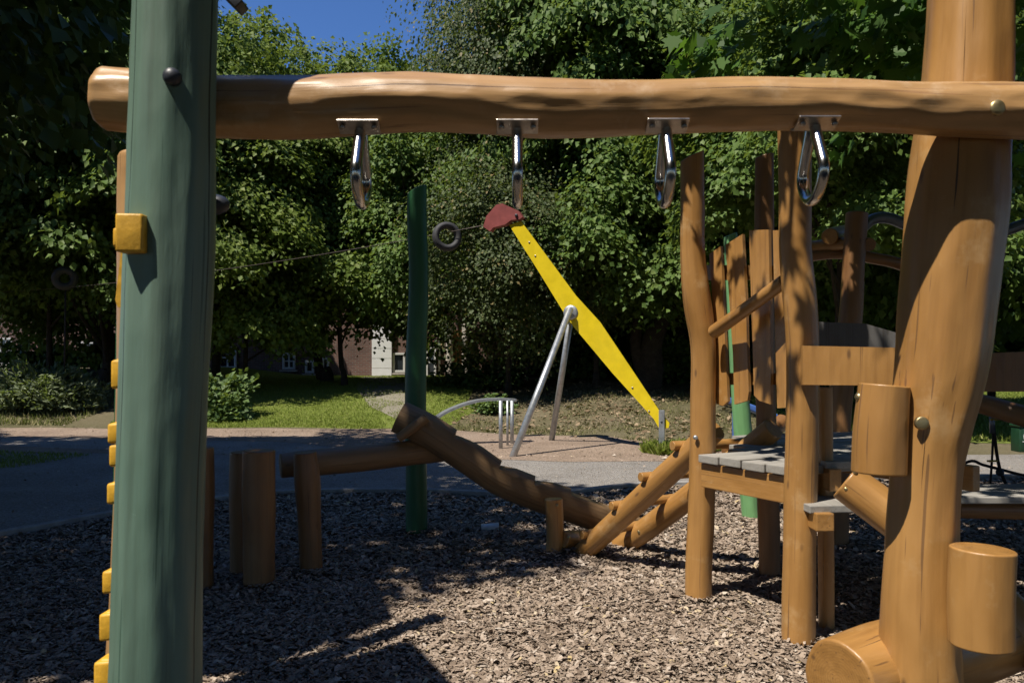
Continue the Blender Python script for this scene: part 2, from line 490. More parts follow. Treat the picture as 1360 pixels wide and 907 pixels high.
M['green'] = wood_mat('sage_green_paint', (.098, .168, .126), (.135, .208, .160), (.012, .03, .02), rough=.46, crack=1.4, cthr=.36, coat=.12)
M['emerald'] = wood_mat('emerald_green_paint', (.012, .085, .028), (.022, .125, .042), (.006, .03, .012), rough=.45, coat=.1)
M['lime'] = wood_mat('light_green_paint', (.15, .34, .14), (.19, .40, .17), (.06, .16, .05), rough=.45, crack=0.3, coat=.1)
M['yellowhold'] = simple_mat('yellow_resin', (.60, .33, .025), .5, 0, .22, 30, .22)
M['yellow'] = simple_mat('yellow_panel', (.74, .56, .010), .4, 0, .12, 5, .08, coat=.1)
M['red'] = simple_mat('dull_red_panel', (.24, .052, .048), .55, 0, .2, 9, .1)
M['chrome'] = simple_mat('polished_steel', (.58, .57, .55), .2, 1.0, .12, 22, .03)
M['plate'] = simple_mat('brushed_steel', (.42, .38, .34), .38, 1.0, .2, 40, .1)
M['galv'] = simple_mat('galvanised_steel', (.42, .44, .46), .45, .75, .2, 14, .06)
M['pipe'] = simple_mat('grey_blue_pipe', (.16, .18, .22), .4, .6, .1, 14, .04)
M['brass'] = simple_mat('dull_brass_bolt', (.40, .32, .17), .4, .85, .25, 60, .1)
M['blackcap'] = simple_mat('black_plastic_cap', (.028, .032, .042), .42, 0, .2, 40, .05)
M['rubber'] = simple_mat('tyre_rubber', (.035, .035, .038), .7, 0, .25, 25, .3)
M['rope'] = simple_mat('dark_rope', (.020, .013, .012), .8, 0, .3, 160, .6)
M['cable'] = simple_mat('steel_cable', (.10, .08, .07), .5, .5, .2, 60, 0)
M['ropebrass'] = simple_mat('yellow_ferrule', (.42, .28, .04), .5, .3, .2, 40, .1)
M['bark'] = simple_mat('bark', (.040, .031, .024), .9, 0, .45, 7, .9, spec=.2)
M['white'] = simple_mat('white_cladding', (.72, .72, .72), .6, 0, .05, 4, .05)
M['frame'] = simple_mat('white_window_frame', (.55, .55, .53), .5, 0, .06, 6, .05)
M['stonecol'] = simple_mat('pale_render', (.42, .38, .33), .8, 0, .15, 6, .2)
M['concrete'] = simple_mat('kerb_concrete', (.27, .26, .25), .85, 0, .25, 9, .4)
M['blue'] = simple_mat('blue_plastic', (.06, .14, .42), .4, 0, .08, 8, .02)
M['bin'] = simple_mat('bin_green', (.010, .045, .020), .45, 0, .2, 8, .05)
M['plastic'] = simple_mat('pale_plastic', (.50, .53, .56), .3, 0, .1, 20, .1)
M['sticker'] = simple_mat('pink_sticker', (.6, .12, .18), .5, 0, .1, 30, 0)
M['carpaint'] = simple_mat('grey_car_paint', (.10, .11, .12), .3, .4, .1, 6, 0, coat=.6)

def glass_mat():
    m, nt, b, nd, lk = newmat('dark_window_glass')
    b.inputs['Base Color'].default_value = (.02, .024, .03, 1); b.inputs['Roughness'].default_value = .06
    b.inputs['Specular IOR Level'].default_value = .7
    return m
M['glass'] = glass_mat()

def brick_mat():
    m, nt, b, nd, lk = newmat('red_brown_brick')
    tc = N(nd, 'ShaderNodeTexCoord')
    mp = N(nd, 'ShaderNodeMapping'); mp.inputs['Rotation'].default_value = (PI / 2, 0, 0)
    lk.new(tc.outputs['Object'], mp.inputs[0])
    br = N(nd, 'ShaderNodeTexBrick'); br.inputs['Scale'].default_value = 1.0
    br.inputs['Brick Width'].default_value = .24; br.inputs['Row Height'].default_value = .077; br.inputs['Mortar Size'].default_value = .012
    br.inputs['Color1'].default_value = (.18, .085, .062, 1); br.inputs['Color2'].default_value = (.115, .052, .04, 1); br.inputs['Mortar'].default_value = (.16, .14, .12, 1)
    lk.new(mp.outputs[0], br.inputs['Vector'])
    nz = N(nd, 'ShaderNodeTexNoise'); nz.inputs['Scale'].default_value = 1.3; nz.inputs['Detail'].default_value = 8
    lk.new(tc.outputs['Object'], nz.inputs['Vector'])
    r = ramp(nd, [(.3, (.7, .7, .7)), (.7, (1.1, 1.1, 1.1))]); lk.new(nz.outputs[0], r.inputs[0])
    mx = N(nd, 'ShaderNodeMix', data_type='RGBA', blend_type='MULTIPLY'); mx.inputs[0].default_value = 1
    lk.new(br.outputs[0], mx.inputs[6]); lk.new(r.outputs[0], mx.inputs[7]); lk.new(mx.outputs[2], b.inputs['Base Color'])
    b.inputs['Roughness'].default_value = .85
    return m
M['brick'] = brick_mat()

def ground_mat(name, c1, c2, c3=None, s1=1.2, s2=40, bump=.6, speck=None, specks=90, rough=.95):
    m, nt, b, nd, lk = newmat(name)
    tc = N(nd, 'ShaderNodeTexCoord')
    a = N(nd, 'ShaderNodeTexNoise'); a.inputs['Scale'].default_value = s1; a.inputs['Detail'].default_value = 8; a.inputs['Roughness'].default_value = .65
    lk.new(tc.outputs['Object'], a.inputs['Vector'])
    st = [(.35, c1), (.6, c2)] + ([(.75, c3)] if c3 else [])
    r = ramp(nd, st); lk.new(a.outputs[0], r.inputs[0])
    f = N(nd, 'ShaderNodeTexNoise'); f.inputs['Scale'].default_value = s2; f.inputs['Detail'].default_value = 6; f.inputs['Roughness'].default_value = .7
    lk.new(tc.outputs['Object'], f.inputs['Vector'])
    r2 = ramp(nd, [(.3, (.55, .55, .55)), (.7, (1.2, 1.2, 1.2))]); lk.new(f.outputs[0], r2.inputs[0])
    mx = N(nd, 'ShaderNodeMix', data_type='RGBA', blend_type='MULTIPLY'); mx.inputs[0].default_value = .9
    lk.new(r.outputs[0], mx.inputs[6]); lk.new(r2.outputs[0], mx.inputs[7])
    last = mx.outputs[2]
    v = N(nd, 'ShaderNodeTexVoronoi'); v.inputs['Scale'].default_value = specks; lk.new(tc.outputs['Object'], v.inputs['Vector'])
    if speck:
        m2 = N(nd, 'ShaderNodeMix', data_type='RGBA'); m2.inputs[7].default_value = (*speck, 1)
        sx = N(nd, 'ShaderNodeSeparateColor'); lk.new(v.outputs['Color'], sx.inputs[0])
        rs = ramp(nd, [(.55, (0, 0, 0)), (.95, (1, 1, 1))]); lk.new(sx.outputs[0], rs.inputs[0])
        ms = N(nd, 'ShaderNodeMath', operation='MULTIPLY'); ms.inputs[1].default_value = .6; lk.new(rs.outputs[0], ms.inputs[0])
        lk.new(ms.outputs[0], m2.inputs[0]); lk.new(last, m2.inputs[6]); last = m2.outputs[2]
    lk.new(last, b.inputs['Base Color'])
    b.inputs['Roughness'].default_value = rough; b.inputs['Specular IOR Level'].default_value = .15
    bp = N(nd, 'ShaderNodeBump'); bp.inputs['Strength'].default_value = bump; bp.inputs['Distance'].default_value = .02
    ad = N(nd, 'ShaderNodeMath', operation='ADD'); lk.new(f.outputs[0], ad.inputs[0]); lk.new(v.outputs['Distance'], ad.inputs[1])
    lk.new(ad.outputs[0], bp.inputs['Height']); lk.new(bp.outputs[0], b.inputs['Normal'])
    return m
M['earth'] = ground_mat('earth_and_thin_grass', (.13, .12, .06), (.20, .17, .105), (.28, .22, .155), .35, 22, .8)
M['lawn'] = ground_mat('lawn_soil', (.18, .23, .045), (.24, .29, .065), (.27, .27, .11), .8, 30, .9)
M['gravel'] = ground_mat('grey_gravel', (.245, .222, .198), (.34, .312, .282), (.38, .348, .31), .9, 26, 1.0, speck=(.42, .41, .40), specks=60)
M['sand'] = ground_mat('pinkish_sand', (.25, .185, .14), (.35, .265, .205), (.27, .22, .175), .9, 18, .9, speck=(.2, .16, .12), specks=30)
M['bed'] = ground_mat('chip_mulch', (.09, .07, .055), (.15, .12, .095), (.19, .16, .13), 9, 60, 1.0)
M['tree_path'] = ground_mat('trodden_path', (.22, .20, .15), (.29, .265, .21), (.14, .16, .06), 1.1, 25, .5)

def chip_mat():
    m, nt, b, nd, lk = newmat('wood_chips')
    ge = N(nd, 'ShaderNodeNewGeometry')
    r = ramp(nd, [(0, (.15, .109, .080)), (.2, (.245, .186, .139)), (.6, (.335, .260, .200)), (.9, (.41, .330, .262)), (.97, (.52, .45, .38)), (1, (.50, .38, .19))])
    lk.new(ge.outputs['Random Per Island'], r.inputs[0])
    tc = N(nd, 'ShaderNodeTexCoord')
    nz = N(nd, 'ShaderNodeTexNoise'); nz.inputs['Scale'].default_value = 130; nz.inputs['Detail'].default_value = 3
    lk.new(tc.outputs['Object'], nz.inputs['Vector'])
    r2 = ramp(nd, [(.3, (.7, .7, .7)), (.7, (1.15, 1.15, 1.15))]); lk.new(nz.outputs[0], r2.inputs[0])
    mx = N(nd, 'ShaderNodeMix', data_type='RGBA', blend_type='MULTIPLY'); mx.inputs[0].default_value = 1
    lk.new(r.outputs[0], mx.inputs[6]); lk.new(r2.outputs[0], mx.inputs[7]); lk.new(mx.outputs[2], b.inputs['Base Color'])
    b.inputs['Roughness'].default_value = .85; b.inputs['Specular IOR Level'].default_value = .25
    return m
M['chips'] = chip_mat()

M['leaf_a'] = leaf_mat('broad_leaves', [(0, (.062, .115, .024)), (.5, (.105, .175, .038)), (.85, (.15, .225, .056)), (1, (.18, .24, .08))], trans=.32)
M['leaf_b'] = leaf_mat('yellow_green_leaves', [(0, (.086, .135, .026)), (.5, (.135, .195, .038)), (.85, (.18, .24, .05)), (1, (.21, .25, .07))], trans=.36)
M['leaf_c'] = leaf_mat('olive_fine_leaves', [(0, (.040, .062, .022)), (.5, (.068, .092, .032)), (.9, (.10, .125, .05)), (1, (.24, .17, .07))], trans=.2)
M['leaf_m'] = leaf_mat('maple_leaves', [(0, (.028, .070, .014)), (.5, (.050, .110, .018)), (1, (.080, .16, .028))], trans=.3, tcol=(.16, .32, .03))
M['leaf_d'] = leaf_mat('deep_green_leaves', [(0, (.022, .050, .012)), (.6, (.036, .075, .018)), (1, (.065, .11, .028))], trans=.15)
M['juniper'] = leaf_mat('juniper_needles', [(0, (.12, .15, .08)), (.5, (.20, .24, .14)), (1, (.28, .32, .20))], trans=.25, rough=.7, spec=.2)
M['nettle'] = leaf_mat('nettle_leaves', [(0, (.06, .11, .035)), (.5, (.11, .17, .055)), (1, (.17, .25, .09))], trans=.25)
M['deadleaf'] = leaf_mat('dead_leaves', [(0, (.12, .08, .05)), (.5, (.22, .16, .10)), (1, (.34, .26, .17))], trans=.05, rough=.8, spec=.1)
M['grass'] = leaf_mat('grass_blades', [(0, (.16, .215, .033)), (.5, (.25, .31, .052)), (.85, (.31, .36, .08)), (1, (.36, .32, .14))], trans=.3, rough=.6, spec=.2)
M['drygrass'] = leaf_mat('dry_grass_blades', [(0, (.12, .14, .05)), (.5, (.24, .23, .10)), (1, (.36, .31, .17))], trans=.2, rough=.7, spec=.15)

# ---------------------------------------------------------------- ground, paths
def grid_mesh(name, xs, ys, zf):
    nx, ny = len(xs), len(ys)
    V = [(x, y, zf(x, y)) for y in ys for x in xs]
    Fc = [(j * nx + i, j * nx + i + 1, (j + 1) * nx + i + 1, (j + 1) * nx + i) for j in range(ny - 1) for i in range(nx - 1)]
    me = bpy.data.meshes.new(name); me.from_pydata(V, [], Fc)
    return me
xs = [-600, -250, -120, -70] + [x * 1.0 for x in range(-45, 46)] + [70, 120, 250, 600]
ys = [-400, -150, -60, -30] + [y * 0.8 for y in range(-20, 70)] + [70, 100, 160, 300, 700]
setp(link('ground', grid_mesh('ground', xs, ys, gz), M['earth']), kind='structure')

def sheet(name, poly, mat, dz, step=.5):
    """a ground sheet: a grid clipped to the polygon's outline (kept as n-gon over flat ground, gridded over slopes)"""
    import bmesh
    bm = bmesh.new()
    vs = [bm.verts.new((x, y, 0)) for x, y in poly]
    bm.faces.new(vs)
    x0 = min(p[0] for p in poly); x1 = max(p[0] for p in poly); y0 = min(p[1] for p in poly); y1 = max(p[1] for p in poly)
    x = x0 + step
    while x < x1:
        bmesh.ops.bisect_plane(bm, geom=bm.verts[:] + bm.edges[:] + bm.faces[:], plane_co=(x, 0, 0), plane_no=(1, 0, 0)); x += step
    y = y0 + step
    while y < y1:
        bmesh.ops.bisect_plane(bm, geom=bm.verts[:] + bm.edges[:] + bm.faces[:], plane_co=(0, y, 0), plane_no=(0, 1, 0)); y += step
    for v in bm.verts: v.co.z = gz(v.co.x, v.co.y) + dz
    bmesh.ops.recalc_face_normals(bm, faces=bm.faces[:])
    me = bpy.data.meshes.new(name); bm.to_mesh(me); bm.free()
    if me.polygons[0].normal.z < 0: me.flip_normals()
    return setp(link(name, me, mat), kind='structure')

def wob(poly, amp=.12, n=5, seed=1):
    """an uneven natural outline: Catmull through the points with small noise"""
    out = []
    m = len(poly)
    for i in range(m):
        a = Vector((*poly[i], 0)); b = Vector((*poly[(i + 1) % m], 0))
        for k in range(n):
            p = a.lerp(b, k / n)
            q = noise.noise_vector(Vector((p.x * .9 + seed * 13, p.y * .9, seed)))
            out.append((p.x + q.x * amp, p.y + q.y * amp))
    return out

edge = [(-4.9, 5.2), (-4.0, 6.29), (-3.56, 7.1), (-2.85, 7.93), (-2.19, 8.29), (-.94, 8.33), (.3, 8.10), (1.41, 8.75), (2.7, 8.9), (4.6, 9.3), (6.5, 9.35), (9, 9.0)]
edge_s = [tuple(p[:2]) for p, _ in catmull([(Vector((x, y, 0)), 1) for x, y in edge], 5)]
far = [(10, 12.2), (6.5, 12.0), (3.2, 11.3), (1.5, 11.35), (0.0, 11.6), (-1.5, 12.4), (-4.0, 14.3), (-8, 15.0), (-14, 15.2), (-26, 14.0)]
sheet('gravel_path', edge_s[6:] + [(14, 8.5), (30, 8.0), (30, 13.0)] + far + [(-26, 2.0), (-9, 3.5)] + edge_s[:6], M['gravel'], .004)
sandpoly = wob([(3.0, 11.4), (3.4, 12.4), (2.9, 13.6), (1.7, 14.6), (-.2, 15.4), (-1.5, 16.3), (-5, 16.4), (-9.5, 16.6), (-14, 17.0), (-24, 18.0), (-26, 13.8)], .25, 4, 3) + wob([(-14, 14.9), (-8, 14.7), (-4.0, 13.9), (-1.5, 12.1), (0.0, 11.3), (1.5, 11.1), (3.0, 11.3)], .22, 5, 9)[:-5]
sheet('sand', sandpoly, M['sand'], .008)
lawnpoly = wob([(-1.5, 16.4), (-.9, 19), (-1.2, 24), (-1.0, 33), (-12, 33), (-9.6, 22), (-8.7, 16.9), (-5, 16.6)], .3, 4, 5)
sheet('lawn', lawnpoly, M['lawn'], .006)
sheet('footpath', wob([(-1.6, 16.6), (-2.3, 16.7), (-4.3, 22), (-5.9, 31), (-4.7, 31), (-2.9, 22)], .3, 4, 6), M['tree_path'], .012)
sheet('meadow', [(5.2, 14.2), (9, 13.6), (14, 13.4), (40, 14), (44, 46), (18, 48), (6, 46)], M['lawn'], .006, 2.0)
MOUNDS = [(1.08, 4.6), (1.38, 3.88), (1.63, 5.06), (-1.56, 4.92), (-1.67, 5.18), (-1.32, 5.2), (-.76, 6.4), (.29, 5.68), (.48, 5.69), (.8, 5.93), (2.42, 6.0)]
def bz(x, y):
    m = sum(.035 * math.exp(-((x - a) ** 2 + (y - b) ** 2) / .035) for a, b in MOUNDS)
    return m + .012 + .02 * noise.noise(Vector((x * .9, y * .9, 1))) + .012 * noise.noise(Vector((x * 3.1, y * 3.1, 5)))
bedpoly = edge_s + [(9, -4), (-5.5, -4)]
me_ = None
o_ = sheet('chip_bed', bedpoly, M['bed'], 0, .16)
for v in o_.data.vertices: v.co.z = .012 + bz(v.co.x, v.co.y)

# kerb along the bed: a low concrete edging strip
mb = MB()
V = []; Fc = []
for i, (x, y) in enumerate(edge_s):
    a = Vector(edge_s[max(i - 1, 0)]); b = Vector(edge_s[min(i + 1, len(edge_s) - 1)])
    t = (b - a).normalized(); n = Vector((-t.y, t.x))
    for w, z in ((-.03, -.05), (-.03, .075), (-.024, .082), (.044, .082), (.05, .075), (.05, -.05)):
        V.append((x + n.x * w, y + n.y * w, z))
for i in range(len(edge_s) - 1):
    for k in range(5):
        Fc.append((i * 6 + k, (i + 1) * 6 + k, (i + 1) * 6 + k + 1, i * 6 + k + 1))
mb.add(V, Fc)
setp(mb.obj('kerb', M['concrete'], smooth=False), kind='structure')

def inpoly(px, py, poly):
    inside = np.zeros(len(px), bool)
    n = len(poly)
    for i in range(n):
        x0, y0 = poly[i]; x1, y1 = poly[(i + 1) % n]
        c = ((y0 > py) != (y1 > py)) & (px < (x1 - x0) * (py - y0) / ((y1 - y0) + 1e-12) + x0)
        inside ^= c
    return inside

# ---------------------------------------------------------------- wood chips
rng = np.random.default_rng(5)
def chips():
    parts = []
    for (y0, y1, dens, sc) in ((2.7, 5.2, 9800, .66), (5.2, 7.2, 4600, .85), (7.2, 9.4, 2400, 1.05)):
        w = .70 * y1 + .3
        n = int(2 * w * (y1 - y0) * dens)
        x = rng.uniform(-w, w, n); y = rng.uniform(y0, y1, n)
        k = (np.abs(x) < .68 * y + .3) & inpoly(x, y, bedpoly)
        x, y = x[k], y[k]
        s = np.full(len(x), sc)
        parts.append((x, y, s))
    x = np.concatenate([p[0] for p in parts]); y = np.concatenate([p[1] for p in parts]); s = np.concatenate([p[2] for p in parts])
    n = len(x)
    # height follows the bed (bilinear sample of a lookup grid)
    gx = np.arange(-8, 10, .1); gy = np.arange(-1, 11, .1)
    H = np.array([[bz(a, b) for a in gx] for b in gy])
    ix = ((x + 8) / .1).astype(int); iy = ((y + 1) / .1).astype(int)
    z = H[iy, ix] + .014 + rng.uniform(0, .022, n)
    L = rng.lognormal(-3.95, .42, n) * s * 1.0
    L = np.clip(L * .98, .007, .052)
    Wd = np.minimum(L * rng.uniform(.25, .7, n), .022 * s)
    a = rng.uniform(0, 2 * PI, n)
    tx = rng.normal(0, .32, n); ty = rng.normal(0, .30, n)
    t = np.stack([np.cos(a), np.sin(a), tx], 1); t /= np.linalg.norm(t, axis=1)[:, None]
    u = np.stack([-np.sin(a), np.cos(a), ty], 1); u /= np.linalg.norm(u, axis=1)[:, None]
    nn = np.cross(t, u)
    c = np.stack([x, y, z], 1)
    V = np.zeros((n, 6, 3))
    bend = rng.normal(0, .12, n)[:, None]
    for k, (q, w) in enumerate(((-1, -.8), (0, -1), (1, -.6), (1, .7), (0, 1), (-1, .55))):
        jl = rng.uniform(.75, 1.1, n)[:, None]; jw = rng.uniform(.6, 1.1, n)[:, None]
        V[:, k] = c + t * (q * L[:, None] * jl) + u * (w * Wd[:, None] * jw) + nn * (bend * L[:, None] * (1 if q == 0 else 0))
    idx = (np.arange(n)[:, None] * 6 + np.array([0, 1, 4, 5, 1, 2, 3, 4])[None]).ravel()
    st = np.arange(2 * n) * 4
    me = raw_mesh('wood_chip_layer', V.reshape(-1, 3), idx, st, np.full(2 * n, 4))
    setp(link('wood_chip_layer', me, M['chips'], smooth=False), 'loose grey brown wood chips covering the ground under the play equipment', 'wood chips', kind='stuff')
chips()

# ---------------------------------------------------------------- foliage machinery
KITE = (np.array([(0, 0, 0), (-.42, .45, .10), (0, 1, -.12), (.42, .45, .10)]), [(0, 1, 2), (0, 2, 3)])
_ml = [(0, 0), (.10, .06), (.42, -.10), (.30, .16), (.62, .34), (.36, .42), (.40, .72), (.16, .60), (0, 1.0), (-.16, .60), (-.40, .72), (-.36, .42), (-.62, .34), (-.30, .16), (-.42, -.10), (-.10, .06)]
MAPLE = (np.array([(x, y, .10 * abs(x) - .15 * y * y) for x, y in _ml]), [tuple(range(len(_ml)))])
BLADE = (np.array([(-.05, 0, 0), (.05, 0, 0), (.035, .6, .10), (0, 1, .32), (-.035, .6, .10)]), [(0, 1, 2, 3, 4)])

def leaves_mesh(name, C, T, Nrm, size, shape=KITE):
    """C centres, T tip directions, Nrm approx normals, size per leaf"""
    T = T / (np.linalg.norm(T, axis=1)[:, None] + 1e-9)
    U = np.cross(T, Nrm); U /= (np.linalg.norm(U, axis=1)[:, None] + 1e-9)
    Nn = np.cross(U, T)
    sv, sf = shape
    n = len(C)
    V = (C[:, None, :] + (sv[None, :, 0, None] * U[:, None, :] + sv[None, :, 1, None] * T[:, None, :] + sv[None, :, 2, None] * Nn[:, None, :]) * size[:, None, None])
    k = len(sv)
    base = (np.arange(n) * k)[:, None]
    flat = np.concatenate([np.array(f) for f in sf]); tot = np.array([len(f) for f in sf])
    idx = (base + flat[None]).ravel()
    totals = np.tile(tot, n)
    st = np.concatenate([[0], np.cumsum(totals)[:-1]])
    return raw_mesh(name, V.reshape(-1, 3), idx, st, totals)

def bough_leaves(r, ctr, out, R, per, lsize, flat=.28, droop=.5, jit=.45):
    """leaves of boughs: ctr (m,3), out (m,3) outward dirs, R (m,) bough radius"""
    m = len(ctr)
    k = np.repeat(np.arange(m), per)
    n = len(k)
    a = r.uniform(0, 2 * PI, n); q = np.sqrt(r.uniform(0, 1, n)) * R[k]
    o = out[k].copy(); o[:, 2] *= .3
    o /= (np.linalg.norm(o, axis=1)[:, None] + 1e-9)
    side = np.stack([-o[:, 1], o[:, 0], np.zeros(n)], 1)
    along = np.cos(a) * q; across = np.sin(a) * q
    P = ctr[k] + o * along[:, None] + side * across[:, None]
    P[:, 2] += r.normal(0, 1, n) * R[k] * flat - np.maximum(along, -.3 * R[k]) * droop - (q ** 2) / (R[k] + .01) * .18
    T = o * (.55 + r.normal(0, jit, n))[:, None] + side * (np.sin(a) * .6 + r.normal(0, jit, n))[:, None]
    T[:, 2] += -.55 + r.normal(0, .3, n)
    Nr = out[k] * .55 + r.normal(0, .38, (n, 3)); Nr[:, 2] += .75
    sz = lsize * r.uniform(.6, 1.25, n)
    return P, T, Nr, sz

def crown_mesh(name, seed, R, H, nb, per, lsize, br=(.5, .95), shape=KITE, inner=.5, lump=.28, droop=.5, clump=7, flat=.28, sc0=1.0):
    r = np.random.default_rng(seed)
    d = r.normal(0, 1, (nb, 3)); d /= np.linalg.norm(d, axis=1)[:, None]
    lo = d[:, 2] < -.8
    d[lo, 2] *= -1
    rad = np.clip(r.beta(4, 1.2, nb), inner, 1)
    L = np.array([1 + lump * (noise.noise(Vector(p) * 2.1 + Vector((seed, 0, 0))) + .6 * noise.noise(Vector(p) * 4.7 + Vector((0, seed, 0)))) for p in d])
    C = d * (rad * L)[:, None]
    wid = np.where(C[:, 2] < 0, 1 - .15 * C[:, 2] ** 2, 1 - .10 * C[:, 2])
    C = C * np.array([R, R, H / 2]) * np.stack([wid, wid, np.ones(nb)], 1)
    C[:, 2] += H / 2
    if clump:
        m = r.integers(0, len(C) // clump, nb)
        o = r.normal(0, 1, (nb, 3)); o /= np.linalg.norm(o, axis=1)[:, None]
        o[:, 2] = np.abs(o[:, 2]) - .35
        cr = r.uniform(.75, 1.35, nb // clump + 1)[m] * R / 3.6
        C = C[m] + o * (cr * r.beta(4, 1, nb))[:, None] * np.array([1, 1, .85])
        d = d[m] * .5 + o * .7
    bR = r.uniform(*br, nb)
    P, T, Nr, sz = bough_leaves(r, C, d, bR, per, lsize, droop=droop, flat=flat)
    return leaves_mesh(name, P, T, Nr, sz, shape)

def add_limb(mb, a, b, r0, r1, seed, bow=.15):
    a = Vector(a); b = Vector(b)
    m = a.lerp(b, .5) + Vector(noise.noise_vector(Vector((seed * 3.3, 1, 2)))) * (b - a).length * bow
    log(mb, [(a, r0), (m, (r0 + r1) / 2), (b, r1)], seed, .06, .0, .8, 4, 9, .2)

def trunk_mb(seed, h0, H, R, r0, lean=(0, 0), nl=7):
    """trunk from the ground to inside a crown starting at h0 of height H, with limbs"""
    mb = MB()
    top = Vector((lean[0], lean[1], h0 + H * .72))
    mid = Vector((lean[0] * .35, lean[1] * .35, h0 * .9))
    log(mb, [(Vector((0, 0, -.15)), r0 * 1.45), (Vector((lean[0] * .05, lean[1] * .05, .35)), r0 * 1.08), (mid, r0 * .85), (Vector((lean[0] * .7, lean[1] * .7, h0 + H * .35)), r0 * .55), (top, r0 * .14)], seed, .09, .0, .8, 5, 14, .1)
    rr = random.Random(seed)
    for i in range(nl):
        t = rr.uniform(.0, .55)
        base = mid.lerp(top, t * .9)
        an = rr.uniform(0, 2 * PI)
        e = base + Vector((math.cos(an) * R * rr.uniform(.5, .8), math.sin(an) * R * rr.uniform(.5, .8), H * rr.uniform(.1, .3)))
        add_limb(mb, base, e, r0 * .38, r0 * .07, seed * 31 + i)
    return mb

# crown library (shared mesh data)
LIB = {}
LIB['a1'] = (crown_mesh('broad_crown', 11, 3.6, 10, 950, 92, .165, br=(.38, .75)), 'leaf_a')
LIB['a2'] = (crown_mesh('broad_crown', 12, 3.9, 10.5, 950, 92, .17, br=(.38, .8), lump=.36), 'leaf_a')
LIB['b1'] = (crown_mesh('light_crown', 13, 3.4, 9.4, 900, 95, .14, br=(.35, .7)), 'leaf_b')
LIB['c1'] = (crown_mesh('fine_crown', 14, 3.8, 11, 900, 90, .10, br=(.4, .8), flat=.4, lump=.3), 'leaf_c')
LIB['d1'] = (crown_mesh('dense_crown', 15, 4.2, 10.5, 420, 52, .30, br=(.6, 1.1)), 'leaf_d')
LIB['y1'] = (crown_mesh('young_crown', 16, 2.5, 5.6, 420, 90, .145, br=(.35, .65), droop=.8, flat=.42, lump=.35), 'leaf_b')
LIB['y2'] = (crown_mesh('young_crown', 17, 2.6, 5.8, 420, 90, .15, br=(.35, .7), droop=.8, flat=.42, lump=.4), 'leaf_a')
LIB['y3'] = (crown_mesh('young_crown', 18, 2.6, 5.8, 520, 95, .095, br=(.35, .7), droop=.6, flat=.45, lump=.4), 'leaf_c')
for k, (me, mt) in LIB.items(): me.materials.append(M[mt])

def tree(name, label, cat, lib, x, y, h0, sc, rot, r0=.16, lean=(0, 0), group=None, szx=None, seed=1, nl=6, trunklabel=None):
    z = gz(x, y)
    t = thing(name, label, cat, (x, y, z), group)
    me, mt = LIB[lib]
    c = bpy.data.objects.new('crown', me); COL.objects.link(c); c.parent = t
    c.location = (lean[0] * .8, lean[1] * .8, h0)
    c.rotation_euler = (0, 0, rot)
    c.scale = (szx or sc, szx or sc, sc)
    tm = trunk_mb(seed, h0, 10 * sc, 3.4 * (szx or sc), r0, lean, nl)
    me2 = tm.mesh('trunk'); o = bpy.data.objects.new('trunk', me2); COL.objects.link(o); o.parent = t
    me2.materials.append(M['bark'])
    me2.polygons.foreach_set('use_smooth', [True] * len(me2.polygons))
    return t

